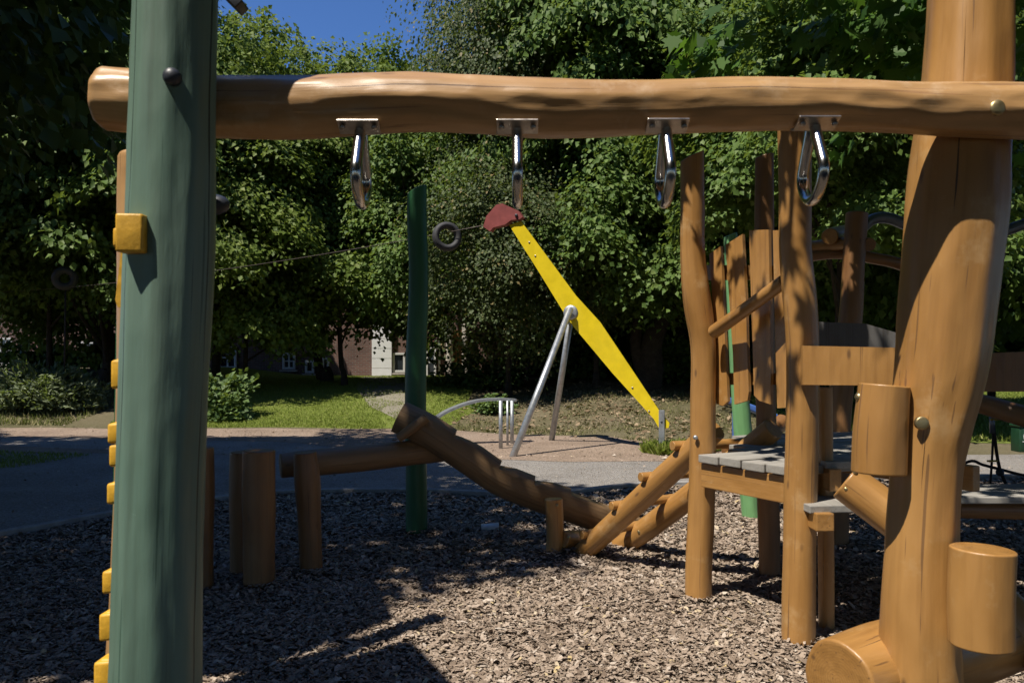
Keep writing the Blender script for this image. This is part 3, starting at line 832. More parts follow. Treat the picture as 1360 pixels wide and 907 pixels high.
G1 = 'trees in the belt behind the playground'
TREES = [
 # name, label, lib, x, y, h0, sc, rot, r0, lean, szx
 ('broadleaf_tree', 'dark broadleaf tree at far left, shading the brick house', 'a2', -14.5, 21.5, .1, 1.2, .4, .2, (.3, 0), 1.1),
 ('broadleaf_tree', 'dark green tree left of the green post, above the juniper bush', 'a1', -10.9, 21.5, .1, 1.2, 1.9, .18, (0, 0), 1.0),
 ('broadleaf_tree', 'bright sunlit tree right beside the green post, its top against blue sky', 'b1', -8.6, 22.6, .3, 1.05, .2, .15, (.5, 0), 1.0),
 ('broadleaf_tree', 'yellow green tree with leaning twin trunk above the lawn', 'b1', -5.6, 24.2, .4, 1.02, 2.4, .15, (-.8, .2), .95),
 ('broadleaf_tree', 'small light green tree above the white cladding, under the blue sky gap', 'a1', -3.2, 26.0, .5, .97, 4.1, .13, (.2, 0), .9),
 ('fine_leaved_tree', 'olive fine leaved tall tree behind the tyre on the cable', 'c1', .1, 23.4, .5, 1.3, .9, .2, (.3, 0), .9),
 ('broadleaf_tree', 'tall tree directly behind the red head of the cableway', 'a1', 2.3, 23.0, .5, 1.4, 3.3, .22, (0, 0), .98),
 ('broadleaf_tree', 'tall dense tree behind the middle of the yellow board', 'a2', 5.2, 23.8, .6, 1.4, 5.0, .24, (-.4, 0), 1.0),
 ('broadleaf_tree', 'broad tree behind the wooden picket railing', 'a1', 8.2, 21.5, .4, 1.35, .7, .22, (-.6, 0), 1.05),
 ('broadleaf_tree', 'broad tree seen between tower post and big right post', 'a2', 11.2, 20.5, .6, 1.3, 2.2, .2, (0, 0), 1.0),
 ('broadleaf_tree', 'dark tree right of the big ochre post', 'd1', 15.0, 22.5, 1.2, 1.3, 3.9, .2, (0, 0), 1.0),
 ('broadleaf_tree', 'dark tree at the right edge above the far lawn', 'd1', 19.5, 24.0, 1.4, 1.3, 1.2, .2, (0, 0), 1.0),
 ('young_tree', 'low sunlit young tree next to the green post, in front of the bright tree', 'y1', -7.4, 21.9, .8, 1.0, 3.0, .08, (.2, 0), 1.0),
 ('young_tree', 'low sunlit young tree above the middle of the lawn, left of the emerald pole', 'y1', -4.8, 22.8, 1.0, .95, 1.1, .08, (-.3, 0), 1.0),
 ('young_tree', 'low leafy tree hanging over the white cladding behind the emerald pole', 'y2', -2.6, 22.8, 1.0, .98, 5.1, .08, (0, 0), .9),
 ('young_tree', 'low olive tree in front of the tall olive tree', 'y3', -.1, 20.9, .6, 1.0, 2.2, .08, (0, 0), .95),
 ('young_tree', 'low leafy tree behind the hub of the yellow board', 'y2', 2.2, 20.8, .8, 1.05, .4, .08, (0, 0), .95),
 ('young_tree', 'low leafy tree just left of the slanted tower post', 'y2', 4.9, 21.0, .9, 1.05, 4.0, .08, (0, 0), .9),
 ('broadleaf_tree', 'nearer broad leaved tree behind the arched rails and the shaded grey back board', 'a2', 6.3, 15.6, 2.0, .78, 4.6, .12, (.3, 0), .78),
 ('young_tree', 'dark low tree at far left above the juniper bush', 'y2', -12.2, 21.0, .7, .95, 2.6, .08, (0, 0), .95),
 ('young_tree', 'dark low tree at the left edge hanging over the first house window', 'y2', -14.6, 22.4, .3, .95, .6, .08, (0, 0), .95),
 ('young_tree', 'dark low tree hanging left of the green post over the brick wall', 'y2', -9.6, 21.3, .8, 1.0, 3.7, .08, (0, 0), .85),
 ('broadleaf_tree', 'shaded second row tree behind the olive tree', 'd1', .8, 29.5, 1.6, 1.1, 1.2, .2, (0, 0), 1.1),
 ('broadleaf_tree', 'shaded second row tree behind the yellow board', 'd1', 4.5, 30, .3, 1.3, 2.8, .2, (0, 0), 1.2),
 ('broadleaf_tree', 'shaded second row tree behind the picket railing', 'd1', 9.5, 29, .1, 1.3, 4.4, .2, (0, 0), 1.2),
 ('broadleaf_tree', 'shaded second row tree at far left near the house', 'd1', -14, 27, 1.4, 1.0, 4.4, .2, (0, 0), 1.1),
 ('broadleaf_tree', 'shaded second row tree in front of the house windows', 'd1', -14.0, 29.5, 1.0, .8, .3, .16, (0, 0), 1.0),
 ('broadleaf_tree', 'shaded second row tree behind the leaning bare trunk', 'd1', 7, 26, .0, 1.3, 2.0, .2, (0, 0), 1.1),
]
for i, (nm, lb, lib, x, y, h0, sc, rot, r0, lean, szx) in enumerate(TREES):
    tree(nm, lb, 'tree', lib, x, y, h0, sc, rot, r0, lean, G1, szx, seed=40 + i)
# far wood beyond the lawn on the right and at the horizon
for i, (x, y) in enumerate([(16, 50), (22, 49), (28, 47), (34, 48), (41, 46), (11, 49), (47, 40), (50, 33), (6, 42), (9, 40), (13, 41), (18, 47)]):
    tree('broadleaf_tree', 'dark tree in the row closing the far side of the right lawn', 'tree', 'd1', x, y, -1.6, 1.35, i * 1.3, .25, (0, 0), 'trees beyond the far lawn', 1.5, seed=90 + i, nl=3)
# low saplings and undergrowth under the belt
def shrub(name, label, cat, x, y, rx, ry, h, n, ls, mat, seed, shape=KITE, up=.3, group=None, nb=40):
    r = np.random.default_rng(seed)
    d = r.normal(0, 1, (nb, 3)); d[:, 2] = np.abs(d[:, 2]); d /= np.linalg.norm(d, axis=1)[:, None]
    C = d * np.array([rx, ry, h * .8]) * np.clip(r.beta(3, 1.3, nb), .3, 1)[:, None]
    C[:, 2] += h * .08
    P, T, Nr, sz = bough_leaves(r, C, d, r.uniform(.16, .34, nb) * max(rx, h), n // nb, ls, droop=.15)
    T[:, 2] += up + .5
    Nr[:, 1] -= .35
    P[:, 2] = np.maximum(P[:, 2], .02)
    z = gz(x, y)
    t = thing(name, label, cat, (x, y, z), group)
    me = leaves_mesh('foliage', P, T, Nr, sz, shape)
    me.materials.append(M[mat])
    o = bpy.data.objects.new('foliage', me); COL.objects.link(o); o.parent = t
    mb = MB()
    rr = random.Random(seed)
    for i in range(7):
        a = rr.uniform(0, 2 * PI)
        e = (math.cos(a) * rx * .6, math.sin(a) * ry * .6, h * rr.uniform(.4, .7))
        add_limb(mb, (math.cos(a) * .05, math.sin(a) * .05, -.05), e, .02, .006, seed + i)
    me2 = mb.mesh('stem'); me2.materials.append(M['bark'])
    o2 = bpy.data.objects.new('stem', me2); COL.objects.link(o2); o2.parent = t
    return t
# juniper: long fans of needles
shrub('juniper_bush', 'low spreading grey green juniper bush on the left bank', 'bush', -11.0, 18.6, 1.35, .9, 1.0, 15000, .15, 'juniper', 3, np.array(KITE[0]) * np.array([.4, 1, 1]) and KITE if False else (KITE[0] * np.array([.38, 1, 1]), KITE[1]), .35, nb=90)
shrub('leafy_bush', 'pale green nettle bush at the lawn edge, right beside the green post', 'bush', -6.55, 18.0, .62, .6, 1.15, 2600, .13, 'nettle', 4, KITE, .2)
shrub('leafy_bush', 'small light green bush behind the curved steel bar', 'bush', -.42, 18.5, .45, .35, .55, 900, .10, 'nettle', 6, KITE, .2)
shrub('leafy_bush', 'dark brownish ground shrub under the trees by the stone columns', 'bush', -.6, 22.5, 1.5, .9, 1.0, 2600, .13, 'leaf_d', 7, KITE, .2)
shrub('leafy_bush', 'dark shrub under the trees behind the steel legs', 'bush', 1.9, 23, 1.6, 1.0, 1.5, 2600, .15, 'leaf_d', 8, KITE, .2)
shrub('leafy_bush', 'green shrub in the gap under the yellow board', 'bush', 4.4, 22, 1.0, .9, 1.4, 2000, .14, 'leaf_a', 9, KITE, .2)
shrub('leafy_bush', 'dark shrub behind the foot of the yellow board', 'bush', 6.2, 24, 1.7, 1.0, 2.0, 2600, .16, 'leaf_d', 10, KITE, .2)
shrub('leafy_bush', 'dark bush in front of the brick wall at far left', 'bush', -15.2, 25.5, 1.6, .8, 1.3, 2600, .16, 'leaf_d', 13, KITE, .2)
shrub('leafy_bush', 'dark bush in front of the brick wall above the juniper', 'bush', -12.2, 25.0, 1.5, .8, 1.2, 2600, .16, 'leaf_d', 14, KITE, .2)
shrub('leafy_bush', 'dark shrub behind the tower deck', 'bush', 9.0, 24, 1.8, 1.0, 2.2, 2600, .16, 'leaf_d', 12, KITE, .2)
# big leaning trunk right of the yellow board
mb = MB()
log(mb, [(at(845, 545, 20.5), .40), (at(862, 505, 20.5), .34), (at(868, 450, 20.5), .26), (at(895, 400, 20.8), .2), (at(935, 350, 21.5), .13), (at(960, 230, 22), .03)], 3, .1, 0, .8, 6, 14)
log(mb, [(at(858, 505, 20.5), .2), (at(845, 455, 20.6), .16), (at(850, 400, 20.8), .11), (at(845, 330, 21.2), .06), (at(840, 230, 21.6), .02)], 4, .1, 0, .8, 6, 12)
tt = thing('old_tree', 'thick forked leaning bare trunk right behind the yellow board', 'tree', (3.3, 20.5, gz(3.3, 20.5)), G1)
mb.obj('trunk', M['bark'], tt)
c = bpy.data.objects.new('crown', LIB['a1'][0]); COL.objects.link(c); c.parent = tt; c.location = (1.2, .6, 4.0); c.scale = (.62, .62, .7); c.rotation_euler = (0, 0, 2.0)

# canopies that shade the playground: grown bough by bough, thinned where the sun comes through
def shadow_pt(P):
    return P[:, 0] + SA * P[:, 2], P[:, 1] + SB * P[:, 2]
LIT = [
 [gp(500, 783), gp(560, 790), gp(640, 792), gp(720, 775), gp(800, 752), gp(850, 715), gp(880, 690), gp(930, 665), gp(960, 655), (2.2, 8.9), (2.2, 7.0), (1.6, 6.3), (1.5, 5.7), (1.95, 5.32), (2.4, 5.28), (2.3, 5.02), (1.98, 4.75), (2.02, 4.55), (2.14, 4.40), (2.6, 4.24), (2.75, 3.9), (3.0, 2.0), (1.0, 1.0), (.2, 2.2), gp(590, 907), gp(525, 835)],
 [gp(560, 612), gp(600, 622), gp(660, 630), gp(720, 643), gp(800, 650), gp(860, 652), gp(960, 652), (2.8, 7.0), (3.2, 8.9), (7.5, 10), (14, 10), (14, 14), (5, 13.2), (3.6, 16.5), (1.0, 17), (-1.2, 16)],
 [(2.08, 4.74), (2.32, 4.48), (2.85, 4.8), (2.6, 5.1)],
 [(-13.5, 16.2), (-8.8, 16.2), (-8.8, 19.6), (-13.5, 19.6)],
 [(-8.8, 16.3), (-1, 16.3), (-1, 24), (-6, 24), (-8.8, 20)],
 [gp(0, 568), gp(430, 571), gp(430, 581), gp(0, 581)],
]
def thin(r, P, T, Nr, sz, soft=.10, keep_dapple=.0):
    sx, sy = shadow_pt(P)
    sx = sx + r.normal(0, soft, len(sx)); sy = sy + r.normal(0, soft, len(sy))
    bad = np.zeros(len(sx), bool)
    for poly in LIT: bad |= inpoly(sx, sy, poly)
    k = ~bad
    return P[k], T[k], Nr[k], sz[k]

def shade_tree(name, label, trunk_at, ctr, rad, nb, per, ls, shape, mat, seed, extra=(), zmin=3.4, r0=.2, hole=None, free=None):
    r = np.random.default_rng(seed)
    d = r.normal(0, 1, (nb, 3)); d /= np.linalg.norm(d, axis=1)[:, None]
    C = np.array(ctr) + d * np.array(rad) * np.clip(r.beta(2.2, 1.1, nb), .25, 1)[:, None]
    if extra:
        E = np.array(extra); C = np.concatenate([C, E]); d = np.concatenate([d, np.tile([[-.5, -.3, -.2]], (len(E), 1))])
    bR = r.uniform(.45, .9, len(C))
    if extra: bR[-len(extra):] = r.uniform(.30, .45, len(extra))
    P, T, Nr, sz = bough_leaves(r, C, d, bR, per, ls, droop=.35)
    k = P[:, 2] > zmin
    P, T, Nr, sz = P[k], T[k], Nr[k], sz[k]
    P, T, Nr, sz = thin(r, P, T, Nr, sz)
    if free is not None:
        sx, sy = shadow_pt(P)
        k = np.ones(len(P), bool)
        for fx, fy, fr, fz in free: k &= ~(((sx - fx) ** 2 + (sy - fy) ** 2 < fr * fr) & (P[:, 2] > fz))
        P, T, Nr, sz = P[k], T[k], Nr[k], sz[k]
    if hole is not None:
        k = hole(P); P, T, Nr, sz = P[k], T[k], Nr[k], sz[k]
    t = thing(name, label, 'tree', (trunk_at[0], trunk_at[1], 0))
    me = leaves_mesh('crown', P, T, Nr, sz, shape)
    link('crown', me, M[mat], t, smooth=False)
    mb = MB()
    bx, by = trunk_at
    top = Vector((ctr[0], ctr[1], ctr[2] + rad[2] * .4))
    log(mb, [(Vector((bx, by, -.2)), r0 * 1.5), (Vector((bx, by, .5)), r0 * 1.05), (Vector((bx, by, 3)).lerp(top, .15), r0 * .85), (top, r0 * .15)], seed, .08, 0, .8, 6, 16)
    rr = random.Random(seed)
    for i in rr.sample(range(len(C)), 26):
        s = rr.uniform(.25, .7)
        b0 = Vector((bx, by, 3)).lerp(top, s)
        if C[i][2] < 3.6: continue
        e = Vector(C[i])
        sx, sy = shadow_pt(np.array([e[:]])); 
        if any(inpoly(sx, sy, poly)[0] for poly in LIT): continue
        add_limb(mb, b0, e, r0 * .3, .012, seed * 17 + i)
    mb.obj('trunk', M['bark'], t)
    return t
def hole1(P):
    # keep the trees' gap of sky and the lit belt open: nothing right of the green post
    return ~((P[:, 1] > 2) & (P[:, 0] / np.maximum(P[:, 1], .1) > -.49))
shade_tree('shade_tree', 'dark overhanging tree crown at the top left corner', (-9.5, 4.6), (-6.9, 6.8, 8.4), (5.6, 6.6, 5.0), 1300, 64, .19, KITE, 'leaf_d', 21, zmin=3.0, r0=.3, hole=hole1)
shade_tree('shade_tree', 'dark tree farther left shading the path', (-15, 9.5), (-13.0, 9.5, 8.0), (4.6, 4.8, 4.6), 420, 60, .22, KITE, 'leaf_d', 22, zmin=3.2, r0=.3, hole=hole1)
low = [(.41, 4.04, 4.0), (.52, 4.12, 3.9), (.34, 3.98, 4.2), (.48, 4.1, 4.0), (.50, 3.13, 3.95), (.47, 3.11, 4.05), (.95, 2.85, 3.85), (1.1, 2.9, 3.9), (.40, 3.25, 4.5), (.55, 3.55, 4.5), (.30, 3.9, 4.5), (.6, 4.1, 4.6), (1.0, 3.4, 4.6), (1.2, 2.95, 4.5), (1.5, 3.9, 4.7), (.75, 2.85, 4.4), (1.0, 4.3, 4.6), (.2, 4.25, 4.6), (1.7, 3.3, 4.7), (.5, 2.9, 4.5), (.9, 2.55, 4.5),
       *[(random.Random(i).uniform(.9, 3.0), random.Random(i + 50).uniform(4.2, 6.0), random.Random(i + 90).uniform(4.6, 5.4)) for i in range(34)],
       (1.5, 6.2, 3.85), (1.62, 6.35, 3.75), (1.45, 6.3, 3.95), (2.35, 4.95, 3.6), (2.42, 5.0, 3.55), (2.6, 5.1, 3.42), (2.75, 5.3, 3.6), (2.2, 5.3, 3.7), (2.9, 5.0, 3.55), (2.55, 5.2, 3.65)]
def hole2(P):
    # crown stays right of the yellow board's head as seen over the bar
    return P[:, 0] > .16 * P[:, 1] - .35
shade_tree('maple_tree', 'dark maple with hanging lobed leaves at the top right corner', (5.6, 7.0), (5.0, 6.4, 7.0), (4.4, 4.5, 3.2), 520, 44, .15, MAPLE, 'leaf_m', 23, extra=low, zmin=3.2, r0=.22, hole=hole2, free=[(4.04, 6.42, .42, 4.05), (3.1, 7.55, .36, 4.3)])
# unseen trees added around the viewer to block sky light and darken reflections
for i, (x, y, s) in enumerate([(-11, -10, 1.5), (-4, -10, 1.5), (3, -9.5, 1.5), (9.5, -7, 1.5), (12.5, -.5, 1.5), (-16, -4, 1.5), (14, 6, 1.5), (-18, 3, 1.5)]):
    tree('broadleaf_tree', 'unseen tree added on the near side to block sky light', 'tree', 'd1', x, y, 1.5, s, i, .2, (0, 0), 'added trees on the near side', 1.35, seed=120 + i, nl=3)

# ---------------------------------------------------------------- grass
def grass(name, label, poly, n, h, mat, seed, dens=None, cat='grass'):
    r = np.random.default_rng(seed)
    x0 = min(p[0] for p in poly); x1 = max(p[0] for p in poly); y0 = min(p[1] for p in poly); y1 = max(p[1] for p in poly)
    x = r.uniform(x0, x1, n * 2); y = y0 + (y1 - y0) * r.uniform(0, 1, n * 2) ** 1.5
    k = inpoly(x, y, poly)
    if dens: k &= np.array([dens(a, b) > r.uniform() for a, b in zip(x, y)])
    x, y = x[k][:n], y[k][:n]
    z = np.array([gz(a, b) for a, b in zip(x, y)])
    m = len(x)
    C = np.stack([x, y, z], 1)
    T = np.stack([r.normal(0, .45, m), r.normal(0, .45, m), np.ones(m)], 1)
    a = r.uniform(0, 2 * PI, m); Nr = np.stack([np.cos(a), np.sin(a), np.full(m, .2)], 1)
    me = leaves_mesh(name, C, T, Nr, h * r.uniform(.5, 1.3, m) , (BLADE[0] * np.array([2.2, 1, 1]), BLADE[1]))
    setp(link(name, me, M[mat], smooth=False), label, cat, kind='stuff')
def path_gap(x, y):
    if noise.noise(Vector((x * 1.1, y * 1.6, 9))) > .12: return 1
    c = -2.0 - (y - 16.6) * .235
    return .12 if abs(x - c) < .55 + .35 * noise.noise(Vector((x, y, 3))) else 1
grass('lawn_grass', 'sunlit short grass of the lawn left of the emerald pole', lawnpoly, 90000, .05, 'grass', 31, path_gap)
grass('dry_grass', 'thin dry grass on the bank behind the cableway', [(-1.3, 16.2), (0, 15.5), (1.5, 14.8), (3.2, 12.6), (4.0, 12.0), (7, 12.2), (5.2, 14.3), (5.2, 20), (-.6, 21)], 42000, .055, 'drygrass', 32, lambda x, y: .25 + .9 * noise.noise(Vector((x * .8, y * .8, 7))))
grass('green_tuft', 'green grass tufts round the foot of the yellow board', [(2.0, 12.3), (2.2, 11.9), (2.9, 12.0), (3.3, 12.5), (2.8, 13.1), (2.2, 12.9)], 2600, .15, 'grass', 33)
grass('bank_grass', 'sparse grass on the bare bank at far left', [(-14, 17), (-9.5, 16.9), (-9.5, 21), (-15, 22)], 5000, .10, 'drygrass', 34)
grass('verge_grass', 'shaded grass patch beside the dark path at the left edge', [(-9, 9.8), (-6.6, 10.5), (-6.3, 12.0), (-9.5, 12.8)], 5000, .05, 'grass', 35)
grass('meadow_grass', 'far sunlit lawn behind the tower', [(5.2, 14.4), (9, 13.8), (14, 13.6), (26, 16), (30, 44), (8, 44)], 70000, .10, 'grass', 36)

def litter(name, label, cat, poly, n, s0, mat, seed):
    r = np.random.default_rng(seed)
    x0 = min(p[0] for p in poly); x1 = max(p[0] for p in poly); y0 = min(p[1] for p in poly); y1 = max(p[1] for p in poly)
    x = r.uniform(x0, x1, n); y = r.uniform(y0, y1, n)
    cl = np.array([noise.noise(Vector((a * .7, b * .7, seed))) for a, b in zip(x, y)])
    k = inpoly(x, y, poly) & (cl + r.uniform(-.5, .5, n) > -.05)
    x, y = x[k], y[k]; m = len(x)
    C = np.stack([x, y, np.array([gz(a, b) for a, b in zip(x, y)]) + .022], 1)
    T = np.stack([r.normal(0, 1, m), r.normal(0, 1, m), r.normal(0, .25, m)], 1)
    Nr = np.stack([r.normal(0, .3, m), r.normal(0, .3, m), np.ones(m)], 1)
    me = leaves_mesh(name, C, T, Nr, s0 * r.lognormal(0, .5, m))
    setp(link(name, me, M[mat], smooth=False), label, cat, kind='stuff')
litter('path_litter', 'small stones, chips and leaves strewn over the grey gravel path', 'litter', [(-14, 5), (-5, 6), (-2.2, 8.4), (.3, 8.2), (3, 9), (9, 9.2), (9, 12.3), (3, 11.3), (-1, 12.2), (-5, 14.5), (-14, 15)], 8000, .022, 'chips', 61)
litter('sand_litter', 'twigs, chips and dry leaves strewn over the pinkish sand', 'litter', [(3.4, 11.2), (3.2, 13), (1.7, 14.8), (-1.5, 16.5), (-14, 17.2), (-14, 14.6), (-4, 14), (0, 11.5)], 5000, .026, 'chips', 62)
litter('bank_litter', 'brown dead leaves lying on the bank under the trees', 'litter', [(-1.4, 16), (0, 15.6), (3.3, 12.8), (4.8, 13), (4.8, 21), (-1, 23)], 13000, .05, 'deadleaf', 63)

# ---------------------------------------------------------------- brick house
YB = 34.0
hb = thing('brick_building', 'red brown brick building with white framed windows behind the trees', 'building', (-8, YB, .7))
mb = MB()
box(mb, (-14.5, YB + 3, 3.7), (17.2, 0, 0), (0, 3, 0), (0, 0, 3.2))     # x -31.7 .. 2.7
mb.obj('wall', M['brick'], hb, smooth=False)
mb = MB(); prism(mb, [Vector((-32.2, YB - .4, 6.9)), Vector((3.2, YB - .4, 6.9)), Vector((3.2, YB + 3, 9.2)), Vector((-32.2, YB + 3, 9.2))], (0, .2, .25)); mb.obj('roof', M['darkwood'], hb, smooth=False)
mb = MB()
x0 = at(495, 0, YB).x; x1 = at(521, 0, YB).x
box(mb, ((x0 + x1) / 2, YB - .11, 3.7), ((x1 - x0) / 2, 0, 0), (0, .10, 0), (0, 0, 3.15), .01)
for k in range(9):
    box(mb, ((x0 + x1) / 2, YB - .215, .9 + k * .42), ((x1 - x0) / 2, 0, 0), (0, .006, 0), (0, 0, .195), .004)
mb.obj('cladding_panel', M['white'], hb, smooth=False)
def window(x0p, x1p, y0p, y1p, nx=2, ny=2):
    a = at(x0p, y1p, YB - .02); b = at(x1p, y0p, YB - .02)
    w = (b.x - a.x) / 2; h = (b.z - a.z) / 2; cx = (a.x + b.x) / 2; cz = (a.z + b.z) / 2
    mb = MB(); t = .045
    box(mb, (cx - w, YB - .04, cz), (t, 0, 0), (0, .06, 0), (0, 0, h + t), .01); box(mb, (cx + w, YB - .04, cz), (t, 0, 0), (0, .06, 0), (0, 0, h + t), .01)
    box(mb, (cx, YB - .043, cz + h), (w, 0, 0), (0, .06, 0), (0, 0, t), .01); box(mb, (cx, YB - .043, cz - h), (w, 0, 0), (0, .06, 0), (0, 0, t), .01)
    for i in range(1, nx): box(mb, (cx - w + 2 * w * i / nx, YB - .032, cz), (.035, 0, 0), (0, .03, 0), (0, 0, h), .005)
    for i in range(1, ny): box(mb, (cx, YB - .030, cz - h + 2 * h * i / ny), (w, 0, 0), (0, .03, 0), (0, 0, .03), .005)
    f = mb.obj('window', M['frame'], hb, smooth=False)
    mb = MB(); box(mb, (cx, YB - .008, cz), (w, 0, 0), (0, .012, 0), (0, 0, h)); mb.obj('pane', M['glass'], f, smooth=False)
    mb = MB(); box(mb, (cx, YB - .09, cz - h - .11), (w + .15, 0, 0), (0, .11, 0), (0, 0, .035), .01); mb.obj('sill', M['stonecol'], f, smooth=False)
for q in [(523, 537, 470, 493, 1, 1), (377, 391, 470, 489, 2, 2), (292, 313, 462, 488, 2, 2), (407, 416, 480, 494, 1, 1), (429, 436, 476, 492, 1, 1), (567, 578, 462, 500, 1, 2), (105, 128, 455, 480, 2, 2), (1, 16, 450, 482, 2, 2)]:
    window(*q)
for px in (597, 618):
    mb = MB(); p = at(px, 510, YB - .25); log(mb, [(Vector((p.x, YB - .3, .6)), .16), (Vector((p.x, YB - .3, 1.6)), .15), (Vector((p.x, YB - .3, 3.0)), .14)], px, .0, 0, .8, 3, 16); mb.obj('column', M['stonecol'], hb)
mb = MB(); p = at(607, 0, YB); box(mb, (p.x, YB - .05, 1.75), (.28, 0, 0), (0, .045, 0), (0, 0, 1.0), .01); mb.obj('door', M['darkwood'], hb, smooth=False)
mb = MB(); p = at(584, 0, YB); tube(mb, [(p.x, YB - .1, .8), (p.x, YB - .1, 6.6)], .05); mb.obj('downpipe', M['galv'], hb)

# ---------------------------------------------------------------- climbing frame: green post, bar with grips, big ochre post
YP, YBM, YR = 2.03, 2.20, 2.36
cf = thing('monkey_bars', 'ochre log bar with four steel grips between sage green post and big ochre post', 'monkey bars', (0, 2.2, 0))
def col(px, py, half, Y):
    return (at(px, py, Y), half * Y / F)
mb = MB()
log(mb, [col(196, 1260, 60, YP), col(201, 1120, 59, YP), col(207, 907, 57, YP), col(212, 700, 55, YP), col(217, 560, 55, YP), col(224, 400, 56, YP), col(228, 300, 55.5, YP), col(231, 130, 53, YP), col(234, 0, 52, YP), col(236, -180, 51, YP), col(238, -330, 50, YP)], 2, .014, .10, .35, 14, 64, ripple=.007)
mb.obj('post', M['green'], cf, label='sage green front post with long drying cracks')
mb = MB()
log(mb, [col(x, y, h, YBM) for x, y, h in [(133, 131, 41), (200, 137, 41), (290, 143, 40), (400, 143.5, 40.5), (540, 137, 38), (640, 139.5, 36.5), (740, 144, 37.5), (860, 143, 35), (980, 139.5, 34.5), (1140, 141, 33), (1240, 145, 33.5), (1360, 148.5, 36.5), (1500, 150, 37), (1620, 150, 37)]], 5, .035, .09, sub=16, nseg=56, bev=.22, ripple=.030)
beam = mb.obj('beam', M['beam'], cf, label='pale ochre horizontal bar')
mb = MB()
log(mb, [col(1221, 1150, 57, YR), col(1221, 1040, 54, YR), col(1222, 907, 50.5, YR), col(1222, 800, 46.5, YR), col(1225, 700, 43.5, YR), col(1230, 620, 43.5, YR), col(1237, 560, 49, YR), col(1250, 480, 56, YR), col(1258, 400, 58, YR), col(1270, 280, 61, YR), col(1275, 200, 58.5, YR), col(1284, 100, 54, YR), col(1289, 0, 51, YR), col(1294, -150, 50, YR), col(1298, -260, 48, YR)], 8, .02, .07, .5, 14, 64, ripple=.012)
mb.obj('post', M['wood'], cf, label='thick wavy ochre post at right')
# bolts
def bolt(c, axis, r, h, mat, parent, name='bolt', ring=None):
    mb = MB(); dome(mb, c, axis, r, h, base=.012); o = mb.obj(name, mat, parent)
    return o
bolt(at(228, 102, YP - .103) + Vector((0, 0, 0)), (.12, -1, 0), .0215, .016, M['blackcap'], cf, 'bolt_cap')
bolt(at(1325, 143, YBM - .074), (.02, -1, 0), .021, .008, M['brass'], cf)
bolt(at(1225, 562, YR - .098), (-.1, -1, 0), .019, .004, M['brass'], cf)
# step logs on the big post
def part_log(pts, seed, mat, parent, name, label=None, **kw):
    mb = MB(); log(mb, pts, seed, **kw); return mb.obj(name, mat, parent, label=label)
part_log([col(1167, 628, 34, 2.33), col(1169, 570, 33.5, 2.33), col(1174, 511, 32, 2.33)], 12, M['wood'], cf, 'step_log', sub=6, bev=.05)
part_log([col(1303, 856, 39, 2.18), col(1303, 790, 39, 2.18), col(1305, 728, 39, 2.18)], 13, M['wood'], cf, 'step_log', sub=6, bev=.05)
bolt(at(1141, 527, 2.33), (-1, -.3, 0), .013, .012, M['brass'], cf)
bolt(at(1342, 768, 2.20), (1, -.3, 0), .012, .010, M['brass'], cf)
fl0 = at(1113, 905, 2.35); fld = Vector((.86, .5, 0))
part_log([(fl0, .120), (fl0 + fld * .22, .136), (fl0 + fld * .55, .14), (fl0 + fld * .92, .136)], 14, M['wood'], cf, 'foot_log', 'thick lying foot log with cracked end', sub=6, bev=.06)
part_log([(at(1122, 639, 2.98), .072), (at(1187, 687, 2.90), .074), (at(1270, 752, 2.78), .075), (at(1368, 846, 2.66), .077), (at(1480, 990, 2.5), .078)], 15, M['wood'], cf, 'brace_log', 'slanting brace log behind the big post', sub=6)
for px, py in ((1136, 627), (1124, 649)):
    p = at(px, py, 2.915); bolt(p, (-.2, -1, .25), .008, .004, M['brass'], cf)

# steel grips
def grip(px, tone):
    X = (px - 680) / F * YBM
    # the bar's underside here
    ys = [(133, 172), (290, 183), (400, 184), (540, 175), (640, 176), (740, 181), (860, 178), (980, 174), (1140, 174), (1240, 178)]
    for (a, ya), (b, yb) in zip(ys, ys[1:]):
        if a <= px <= b: yy = ya + (yb - ya) * (px - a) / (b - a)
    zt = CH + (HZ - yy) / F * YBM + .012
    yc = YBM - .012
    mb = MB()
    half = [(.014, 0), (.026, -.03), (.062, -.095), (.078, -.130), (.068, -.165), (.034, -.197), (.0, -.206)]
    pts = [(X, yc - a, zt + b) for a, b in half] + [(X, yc + a, zt + b) for a, b in reversed(half[:-1])]
    tube(mb, pts, .0152, 14, 4)
    g = mb.obj('grip', M['chrome'], cf)
    mb = MB(); box(mb, (X, yc - .033, zt - .004), (.056, 0, 0), (0, .024, -.012), (0, .0012, .0024), .0015)
    box(mb, (X, yc + .030, zt + .002), (.058, 0, 0), (0, .028, .014), (0, -.0020, .0035), .0015)
    mb.obj('mounting_plate', M['plate'], g, smooth=False)
    for s in (-1, 1):
        mb = MB(); dome(mb, (X + s * .043, yc - .045, zt - .010), (0, -.55, -.8), .008, .006, 10, 3, .004)
        mb.obj('bolt', M['plate'], g)
for px in (481, 687, 882, 1077): grip(px, 0)

# yellow hold on the green post
mb = MB(); c0 = at(180, 312, 1.93)
box(mb, c0, (.031, .004, 0), (0, .035, 0), (0, 0, .046), .006)
mb.obj('hold', M['yellowhold'], cf, label='square yellow hold block on the green post')

